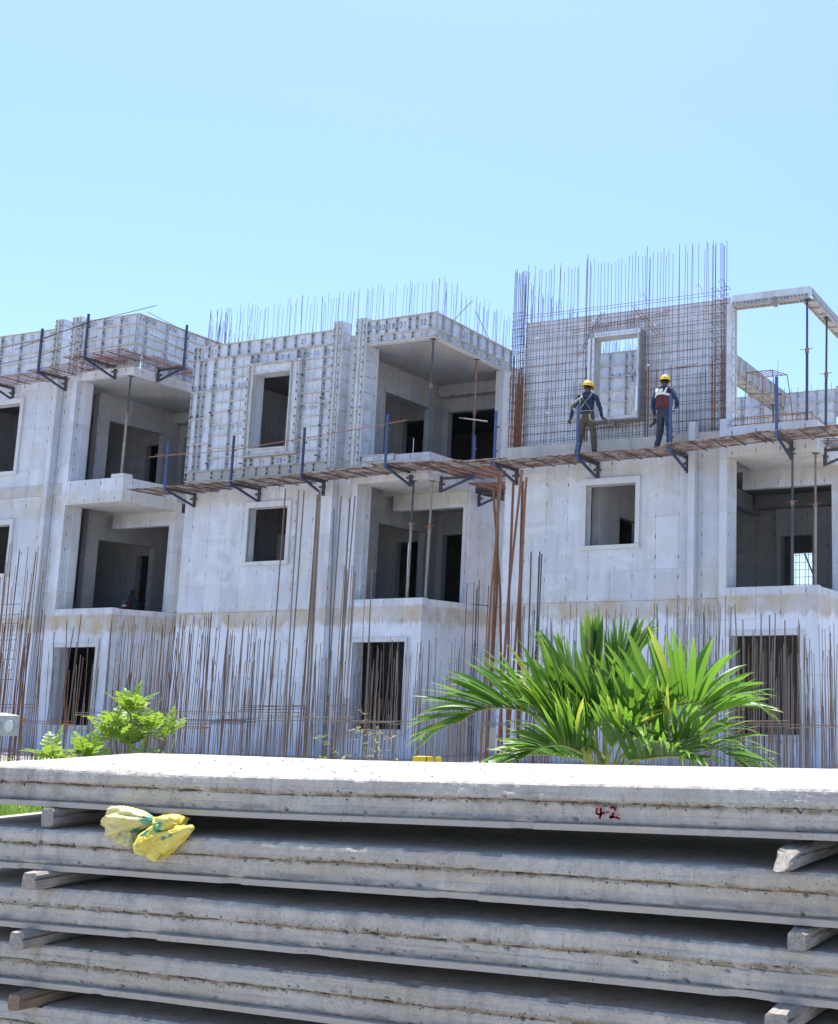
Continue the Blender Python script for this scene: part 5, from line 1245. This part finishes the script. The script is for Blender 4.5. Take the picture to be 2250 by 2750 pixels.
for k in range(9000):
    y = rr.uniform(4.85, 12.5); x = -y * rr.choice((rr.uniform(1.1, 1.5), rr.gauss(1.4, .3))); h = rr.uniform(.18, .48)
    az = rr.uniform(0, 6.28); blade(gr, (x, y, -.15), Vector((math.cos(az) * .35, math.sin(az) * .35, 1)), Vector((math.cos(az), math.sin(az), 0)), h, rr.uniform(.012, .03), rr.uniform(.3, 1.2), gt, .2, 3, rr.random() * .5)
tag(put('grass', leafmesh(gr, gt, 'grass', 'grass'), None), 'rough green grass behind the left end of the slab stack', 'grass', kind='stuff')

# ------------------------------------------------------------------ odd site items
hb_ = MB(); 
def hollow_end():
    b = MB(); y0_, y1_ = 8.55, 9.6; z0_, z1_ = 1.04, 1.245; xr = px2x(80, 8.55)
    prof = [(xr - .012, z0_), (xr, z0_ + .03), (xr - .005, z0_ + .05), (xr - .022, z0_ + .09), (xr - .02, z0_ + .13), (xr - .002, z0_ + .17), (xr + .004, z1_ - .02), (xr - .006, z1_), (xr - 1.4, z1_), (xr - 1.4, z0_)]
    n_ = len(prof)
    for y, dx in ((y0_, 0), (y1_, -1.6)): b.v += [(p[0] + dx, y, p[1]) for p in prof]
    b.f.append(tuple(range(n_ - 1, -1, -1))); b.f.append(tuple(n_ + k for k in range(n_))); b.mi += [0, 0]
    for k in range(n_): b.f.append((k, (k + 1) % n_, n_ + (k + 1) % n_, n_ + k)); b.mi.append(0)
    return b, xr
b, xr = hollow_end(); HB = thing('hollow_core_slab', 'grey hollow-core concrete slab end poking in at the left edge', 'concrete slab', (xr, 8.55, 1.04))
put('slab_body', b, M['conc_grey'], HB)
for k in range(3):
    c = xr - .13 - k * .19; h = MB().tube([(c, 8.535, 1.14), (c, 8.549, 1.14)], .062, 20); put('core_plug', h, M['conc_mid'], HB)
put('support_block', MB().box(xr - 1.9, xr - 1.5, 8.9, 9.4, -.15, 1.038), M['conc_raw'], HB)
yc = MB(); 
CX = px2x(1148, 12.5)
for k, (dx, wd, z0_, z1_) in enumerate(((-.13, .10, .46, .66), (-.02, .11, .46, .66), (.075, .055, .40, .66), (.21, .06, .46, .66))):
    yc.box(CX + dx, CX + dx + wd, 12.5, 12.62 - .02 * k, z0_, z1_)
YC = thing('yellow_crate', 'small yellow plastic crate standing behind the bars at the slab edge', 'crate', (CX, 12.5, .2))
put('crate_slats', yc, M['yellow'], YC); put('crate_base', MB().box(CX - .15, CX + .3, 12.49, 12.7, .30, .455), M['yellow'], YC); put('rubble_pad', MB().box(CX - .2, CX + .35, 12.45, 12.75, -.15, .299), M['conc_raw'], YC)

# ------------------------------------------------------------------ people
def figure(name_label, loc, rot, J, chains, matfn, mats, sub=2):
    """one continuous skinned body; J joint -> (xyz, radius or (rx,ry)); chains list of joint name lists"""
    me = bpy.data.meshes.new('body'); names = list(J); ix = {n: i for i, n in enumerate(names)}
    edges = [(ix[a], ix[b]) for ch in chains for a, b in zip(ch[:-1], ch[1:])]
    me.from_pydata([J[n][0] for n in names], edges, [])
    o = bpy.data.objects.new('tmp_body', me); COL.objects.link(o)
    sk = o.modifiers.new('skin', 'SKIN'); sk.use_smooth_shade = True
    for n in names:
        r = J[n][1]; sv = me.skin_vertices[0].data[ix[n]]; sv.radius = r if isinstance(r, tuple) else (r, r); sv.use_root = (n == 'pelvis')
    ss = o.modifiers.new('sub', 'SUBSURF'); ss.levels = sub; ss.render_levels = sub
    dg = bpy.context.evaluated_depsgraph_get(); ev = o.evaluated_get(dg); bm_ = bpy.data.meshes.new_from_object(ev)
    bpy.data.objects.remove(o)
    nrm = [v.normal.copy() for v in bm_.vertices]; ztop = max(v.co.z for v in bm_.vertices)
    for v, q in zip(bm_.vertices, nrm):
        if v.co.z < ztop - .30:      # creased cloth
            f_ = 1 - 2 * abs(noise.noise(Vector((v.co.x * 7, v.co.y * 7, v.co.z * 16)))); v.co += q * (.012 * f_ + .008 * noise.noise(v.co * 24) - .003)
    for m in mats: bm_.materials.append(M[m])
    for p in bm_.polygons: p.material_index = matfn(p.center); p.use_smooth = True
    T = thing('person', name_label, 'person', loc, 'construction workers'); T.rotation_euler = (0, 0, rot)
    def part(nm, mb, mat, smooth=True):
        q = put(nm, mb, M[mat] if isinstance(mat, str) else None, None, smooth=smooth); q.parent = T; q.location = (0, 0, 0); return q
    q = put('body', bm_, None, None); q.parent = T; q.location = (0, 0, 0)
    return T, part
def helmet(part, c, tilt=0.0, yaw=0.0):
    b = MB(); n_, m_ = 18, 8; mt = Matrix.Rotation(yaw, 3, 'Z') @ Matrix.Rotation(tilt, 3, 'X')
    for i in range(m_ + 1):
        t = i / m_ * math.pi / 2
        for k in range(n_):
            a = 2 * math.pi * k / n_; r = math.cos(t) * (1.0 if t > .01 else 1.0)
            rid = 1 + .05 * (abs(math.cos(a)) < .2)
            v = mt @ Vector((.118 * r * math.cos(a), .140 * r * math.sin(a), .125 * math.sin(t) * rid)); b.v.append(tuple(v + c))
    for i in range(m_):
        for k in range(n_): b.f.append((i*n_+k, i*n_+(k+1)%n_, (i+1)*n_+(k+1)%n_, (i+1)*n_+k)); b.mi.append(0)
    b.f.append(tuple(m_ * n_ + k for k in range(n_))); b.mi.append(0)
    h = part('helmet', b, 'helmet')
    br = MB(); 
    for rr_, dz in ((1.0, .0), (1.0, -.012)):
        for k in range(n_):
            a = 2 * math.pi * k / n_; e = 1.10 + (.30 * max(0, math.sin(a)) ** 2)
            for f_, z_ in ((.98, .006 + dz), (e, -.012 + dz)):
                br.v.append(tuple(mt @ Vector((.118 * f_ * math.cos(a), .140 * f_ * math.sin(a), z_)) + c))
    for k in range(n_):
        a0_, a1_ = k * 2, ((k + 1) % n_) * 2; o_ = n_ * 2
        br.f += [(a0_, a0_ + 1, a1_ + 1, a1_), (o_ + a0_, o_ + a1_, o_ + a1_ + 1, o_ + a0_ + 1), (a0_ + 1, o_ + a0_ + 1, o_ + a1_ + 1, a1_ + 1)]; br.mi += [0, 0, 0]
    q = part('brim', br, 'helmet'); q.parent = h; q.location = (0, 0, 0)
    cb_ = MB().tube([mt @ Vector((0, -.135, .02)) + c, mt @ Vector((0, -.08, .11)) + c, mt @ Vector((0, 0, .131)) + c, mt @ Vector((0, .08, .11)) + c, mt @ Vector((0, .135, .02)) + c], .012, 6)
    q = part('ridge', cb_, 'helmet'); q.parent = h; q.location = (0, 0, 0)
def hand(J, chains, tag_, wrist, d, side, curl):
    """palm and five bent fingers of unequal length rooted in the palm"""
    d = Vector(d).normalized(); s = Vector(side).normalized(); c = Vector(curl).normalized(); wv = Vector(J[wrist][0])
    J[tag_ + 'palm'] = (tuple(wv + d * .055), (.030, .020)); chains.append([wrist, tag_ + 'palm'])
    return wv + d * .085, d, s, c
def fingers(part, roots, mat='skin'):
    for (w_, d, s, c) in roots:
        b = MB()
        for k, (off, L) in enumerate(((-.027, .066), (-.009, .078), (.009, .073), (.026, .056))):
            p0 = w_ + s * off - d * .02; p1 = p0 + d * L * .5; p2 = p1 + (d * .6 + c * .8).normalized() * L * .36; p3 = p2 + (d * .1 + c).normalized() * L * .28
            b.tube([p0, p1, p2, p3], [.0095, .0092, .0085, .0065], 6)
        t0 = w_ - d * .06 + s * -.028; b.tube([t0, t0 + d * .028 - s * .022 + c * .01, t0 + d * .055 - s * .018 + c * .028, t0 + d * .07 - s * .006 + c * .04], [.012, .0115, .010, .007], 6)
        part('fingers', b, mat)
def standing(lab, loc, rot, pose):
    J = {}; C = []
    J['pelvis'] = ((0, 0, .95), (.165, .115)); J['waist'] = ((0, 0, 1.08), (.155, .105)); J['chest'] = ((pose.get('cx', 0), .01, 1.28), (.185, .12)); J['shoul'] = ((pose.get('cx', 0), .0, 1.43), (.15, .09))
    J['neck'] = ((pose.get('cx', 0), .015, 1.51), .055); J['head0'] = ((pose.get('cx', 0) + .0, .03, 1.575), (.068, .078)); J['head1'] = ((pose.get('cx', 0), .035, 1.66), (.078, .094)); J['head2'] = ((pose.get('cx', 0), .03, 1.735), (.06, .07))
    C.append(['pelvis', 'waist', 'chest', 'shoul', 'neck', 'head0', 'head1', 'head2'])
    for s, nm in ((-1, 'l'), (1, 'r')):
        q = pose[nm]
        J[nm + 'sh'] = ((s * .195 + pose.get('cx', 0), 0, 1.415), .066); J[nm + 'ua'] = (tuple(Vector(J[nm + 'sh'][0]).lerp(Vector(q['el']), .5)), .056); J[nm + 'el'] = (q['el'], .048); J[nm + 'fa'] = (tuple(Vector(q['el']).lerp(Vector(q['wr']), .45)), .045); J[nm + 'wr'] = (q['wr'], .034)
        C.append(['shoul', nm + 'sh', nm + 'ua', nm + 'el', nm + 'fa', nm + 'wr'])
        J[nm + 'hip'] = ((s * .095, 0, .86), .098); J[nm + 'th'] = (tuple(Vector((s * .10, 0, .86)).lerp(Vector(q['kn']), .5)), .093); J[nm + 'kn'] = (q['kn'], .074); J[nm + 'ca'] = (tuple(Vector(q['kn']).lerp(Vector(q['an']), .4)), .070); J[nm + 'an'] = (q['an'], .062); J[nm + 'ft'] = (tuple(Vector(q['an']) + Vector((0, .015, -.055))), .055)
        J[nm + 'toe'] = (tuple(Vector(q['an']) + Vector((s * .03, .17, -.075))), (.045, .032))
        C.append(['pelvis', nm + 'hip', nm + 'th', nm + 'kn', nm + 'ca', nm + 'an', nm + 'ft', nm + 'toe'])
    roots = []
    for s, nm in ((-1, 'l'), (1, 'r')): roots.append(hand(J, C, nm, nm + 'wr', pose[nm]['hd'], (1, 0, 0) if nm == 'l' else (-1, 0, 0), pose[nm].get('curl', (0, 1, -.2))))
    wrs = [Vector(pose['l']['wr']), Vector(pose['r']['wr'])]
    def mf(c):
        if c.z > 1.50 and abs(c.x - pose.get('cx', 0)) < .13: return 3 if (c.y < .02 and c.z > 1.585) or c.z > 1.70 else 0
        for k, w_ in enumerate(wrs):
            if (c - w_).length < .13 and (c - w_).dot(Vector(pose['lr'[k]]['hd']).normalized()) > -.01: return 0
        if c.z < .125: return 4
        if c.z < .985 and abs(c.x) < .33 and min((c - wrs[0]).length, (c - wrs[1]).length) > .10:
            for nm in 'lr':     # sleeves hanging beside the hips keep the shirt colour
                a, b_ = Vector(pose[nm]['el']), Vector(pose[nm]['wr']); t = max(0, min(1, (c - a).dot(b_ - a) / (b_ - a).length_squared)); 
                if (c - a.lerp(b_, t)).length < .066: return 1
            return 2
        return 1
    T, part = figure(lab, loc, rot, J, C, mf, ['skin', 'shirt', pose['trs'], 'hair', 'boot'])
    fingers(part, roots)
    hx = pose.get('cx', 0); yaw = pose.get('yaw', 0)
    helmet(part, Vector((hx, .03, 1.672)), pose.get('tilt', 0), yaw)
    fc = MB()    # ears and the bit of profile that shows
    for s in (-1, 1): fc.tube([(hx + s * .078, .03, 1.60), (hx + s * .092, .02, 1.62), (hx + s * .092, .015, 1.65), (hx + s * .08, .03, 1.665)], .012, 6)
    ns = Matrix.Rotation(yaw, 3, 'Z') @ Vector((0, .10, 0)); fc.tube([Vector((hx, .035, 1.645)) + ns, Vector((hx, .035, 1.60)) + ns * 1.28, Vector((hx, .035, 1.592)) + ns * 1.02], .014, 6)
    part('face_features', fc, 'skin')
    return T, part
# worker with the harness, seen from behind, hammer in the right hand
T, part = standing('worker in navy shirt and olive trousers with harness, holding a hammer, seen from behind', (-12.60, 22.93, ZP + .075), R(8),
    dict(l=dict(el=(-.33, -.03, 1.16), wr=(-.42, .02, .90), hd=(-.10, .1, -1), kn=(-.16, .06, .50), an=(-.22, .0, .085)),
         r=dict(el=(.30, .02, 1.15), wr=(.30, .20, .93), hd=(.5, .7, -.35), curl=(.2, .1, -1), kn=(.13, .10, .50), an=(.20, .02, .085)), trs='trouser_olive', yaw=R(-38), tilt=-.08))
hm = MB(); 
hm.tube([(.28, .22, .90), (.42, .33, .865), (.55, .43, .83)], .013, 8); part('hammer_handle', hm, 'wood')
part('hammer_head', MB().tube([(.54, .43, .87), (.56, .43, .78)], .022, 8), 'steel')
hs = MB()
def web(b, pts, wd=.042, th=.008):
    for a, c in zip(pts[:-1], pts[1:]): b.bar(a, c, wd, th)
web(hs, [(-.12, -.075, 1.46), (-.10, -.125, 1.36), (0, -.142, 1.24), (.10, -.135, 1.10), (.15, -.12, .97)]); web(hs, [(.12, -.075, 1.46), (.10, -.125, 1.36), (0, -.146, 1.24), (-.10, -.135, 1.10), (-.15, -.12, .97)])
web(hs, [(-.20, -.06, 1.04), (-.1, -.13, 1.03), (.1, -.13, 1.03), (.20, -.06, 1.04)]); web(hs, [(-.10, -.12, .95), (-.12, -.12, .82), (-.19, -.02, .78)]); web(hs, [(.10, -.12, .95), (.12, -.12, .82), (.19, -.02, .78)])
part('harness', hs, 'strap', False)
ln = MB(); 
for k in range(4): ln.tube([(-.06 - k * .015, -.15, 1.36), (-.20 - k * .02, -.17, 1.25), (-.30 - .02 * k, -.15, 1.10), (-.27, -.17, 1.02 + .02 * k), (-.18, -.18, 1.10), (-.10, -.17, 1.28)], .011, 5)
part('lanyard', ln, 'strap'); part('ring', MB().tube([(-.03, -.155, 1.26), (0, -.165, 1.30), (.03, -.155, 1.26), (0, -.16, 1.20), (-.03, -.155, 1.26)], .012, 6), 'steel')
# worker in the maroon vest
T, part = standing('worker in maroon vest with white tape and navy trousers, tool in left hand', (-10.62, 22.93, ZP + .03), R(-6),
    dict(l=dict(el=(-.29, -.02, 1.14), wr=(-.29, .06, .88), hd=(-.05, .15, -1), kn=(-.12, .07, .50), an=(-.20, .02, .085)),
         r=dict(el=(.36, -.06, 1.14), wr=(.24, .16, 1.05), hd=(-.75, .6, -.1), kn=(.12, .05, .50), an=(.16, .0, .085)), trs='trouser_navy', yaw=R(28), tilt=-.06))
def shell(z0_, z1_, n_, rx, ry, top=False):
    b = MB(); rows = 8
    for i in range(rows + 1):
        t = i / rows; z = z0_ + (z1_ - z0_) * t
        fx = rx * (1 + .10 * math.sin(t * 2.6)) * (1 if t < .85 else 1 - (t - .85) * 1.4); fy = ry * (1 + .10 * math.sin(t * 2.2)) * (1 if t < .8 else 1 - (t - .8) * .9)
        for k in range(n_):
            a = 2 * math.pi * k / n_; w_ = 1 + .03 * noise.noise(Vector((math.cos(a) * 3, z * 9, math.sin(a) * 3)))
            b.v.append((fx * math.cos(a) * w_, fy * math.sin(a) * w_ + .005, z))
    for i in range(rows):
        for k in range(n_): b.f.append((i*n_+k, i*n_+(k+1)%n_, (i+1)*n_+(k+1)%n_, (i+1)*n_+k)); b.mi.append(0)
    return b
part('vest', shell(.98, 1.43, 28, .195, .142), 'vest')
tp = MB(); web(tp, [(-.13, -.105, 1.45), (-.115, -.155, 1.36), (-.10, -.166, 1.30)], .055); web(tp, [(.13, -.105, 1.45), (.115, -.155, 1.36), (.10, -.166, 1.30)], .055)
web(tp, [(-.205, -.06, 1.27), (-.13, -.148, 1.29), (-.05, -.169, 1.31), (.05, -.169, 1.31), (.13, -.148, 1.29), (.205, -.06, 1.27)], .02, .05)
part('reflective_tape', tp, 'reflect', False); part('back_label', MB().box(-.055, .055, -.162, -.156, 1.345, 1.42), 'reflect', False)
tl = MB(); tl.tube([(-.30, .09, .80), (-.31, .08, .70)], .045, 8); tl.tube([(-.31, .08, .70), (-.36, .04, .64), (-.38, .02, .60)], .032, 8); tl.bar((-.25, .1, .78), (-.22, .12, .66), .03); part('power_tool', tl, 'steel')
# seated worker on the first-floor balcony of the left house
J = {'pelvis': ((0, 0, .10), (.17, .13)), 'waist': ((0, .02, .24), (.155, .11)), 'chest': ((.02, .07, .44), (.18, .12)), 'shoul': ((.03, .11, .57), (.14, .09)), 'neck': ((.04, .13, .65), .055), 'head0': ((.05, .15, .71), (.068, .075)), 'head1': ((.05, .16, .79), (.078, .092)), 'head2': ((.05, .155, .865), (.06, .07))}
C = [['pelvis', 'waist', 'chest', 'shoul', 'neck', 'head0', 'head1', 'head2']]
for s, nm in ((-1, 'l'), (1, 'r')):
    J[nm + 'sh'] = ((s * .18 + .03, .11, .55), .064); J[nm + 'el'] = ((s * .27 + .06, .22, .34), .05); J[nm + 'wr'] = ((s * .12 + .20, .40, .28), .034); C.append(['shoul', nm + 'sh', nm + 'el', nm + 'wr'])
    J[nm + 'hip'] = ((s * .11, .05, .11), .10); J[nm + 'kn'] = ((s * .2 + .12, .40, .36), .075); J[nm + 'an'] = ((s * .16 + .16, .44, .06), .058); J[nm + 'toe'] = ((s * .18 + .2, .58, .035), (.045, .03)); C.append(['pelvis', nm + 'hip', nm + 'kn', nm + 'an', nm + 'toe'])
roots = [hand(J, C, nm, nm + 'wr', (.3, .8, -.1), (s * -1, 0, 0), (0, .1, -1)) for s, nm in ((-1, 'l'), (1, 'r'))]
def mf(c):
    if c.z > .64: return 3 if (c.y < .19 or c.z > .80) else 0
    if c.z < .09 and c.y > .34: return 4
    if min((c - Vector(J['lwr'][0])).length, (c - Vector(J['rwr'][0])).length) < .08: return 0
    if c.z < .20 or (c.y > .22 and (c - Vector((.2, .3, .3))).length < .26 and c.z < .42 and abs(c.x - .12) < .32 and c.y > .28 and c.z < .4): return 2
    return 1
T, part = figure('worker in maroon vest with white tape sitting on the first-floor balcony of the left house', (-29.22, 25.35, 3.735), R(-35), J, C, mf, ['skin', 'shirt', 'trouser_navy', 'hair', 'boot'])
fingers(part, roots)
T.scale = (.9, .9, .86)
v_ = shell(.10, .56, 26, .19, .145); v_.v = [(a + .035 * (z / .56), b_ + .115 * (z / .56) ** 1.2 - .005, z) for a, b_, z in v_.v]; part('vest', v_, 'vest')
tp = MB(); web(tp, [(-.20, .0, .30), (-.13, -.10, .29), (0, -.135, .285), (.13, -.10, .29), (.2, 0, .30)], .02, .06); web(tp, [(-.09, .03, .58), (-.10, -.05, .46), (-.10, -.11, .31)], .05); web(tp, [(.13, .03, .58), (.12, -.05, .46), (.11, -.11, .31)], .05)
part('reflective_tape', tp, 'reflect', False)
tag(put('dark_sack', MB().tube([(-28.78, 25.3, 3.735), (-28.76, 25.3, 3.95), (-28.72, 25.3, 4.10), (-28.66, 25.3, 4.16)], [.17, .19, .14, .05], 10), M['boot'], smooth=True), 'dark sack lying beside the seated worker', 'sack')
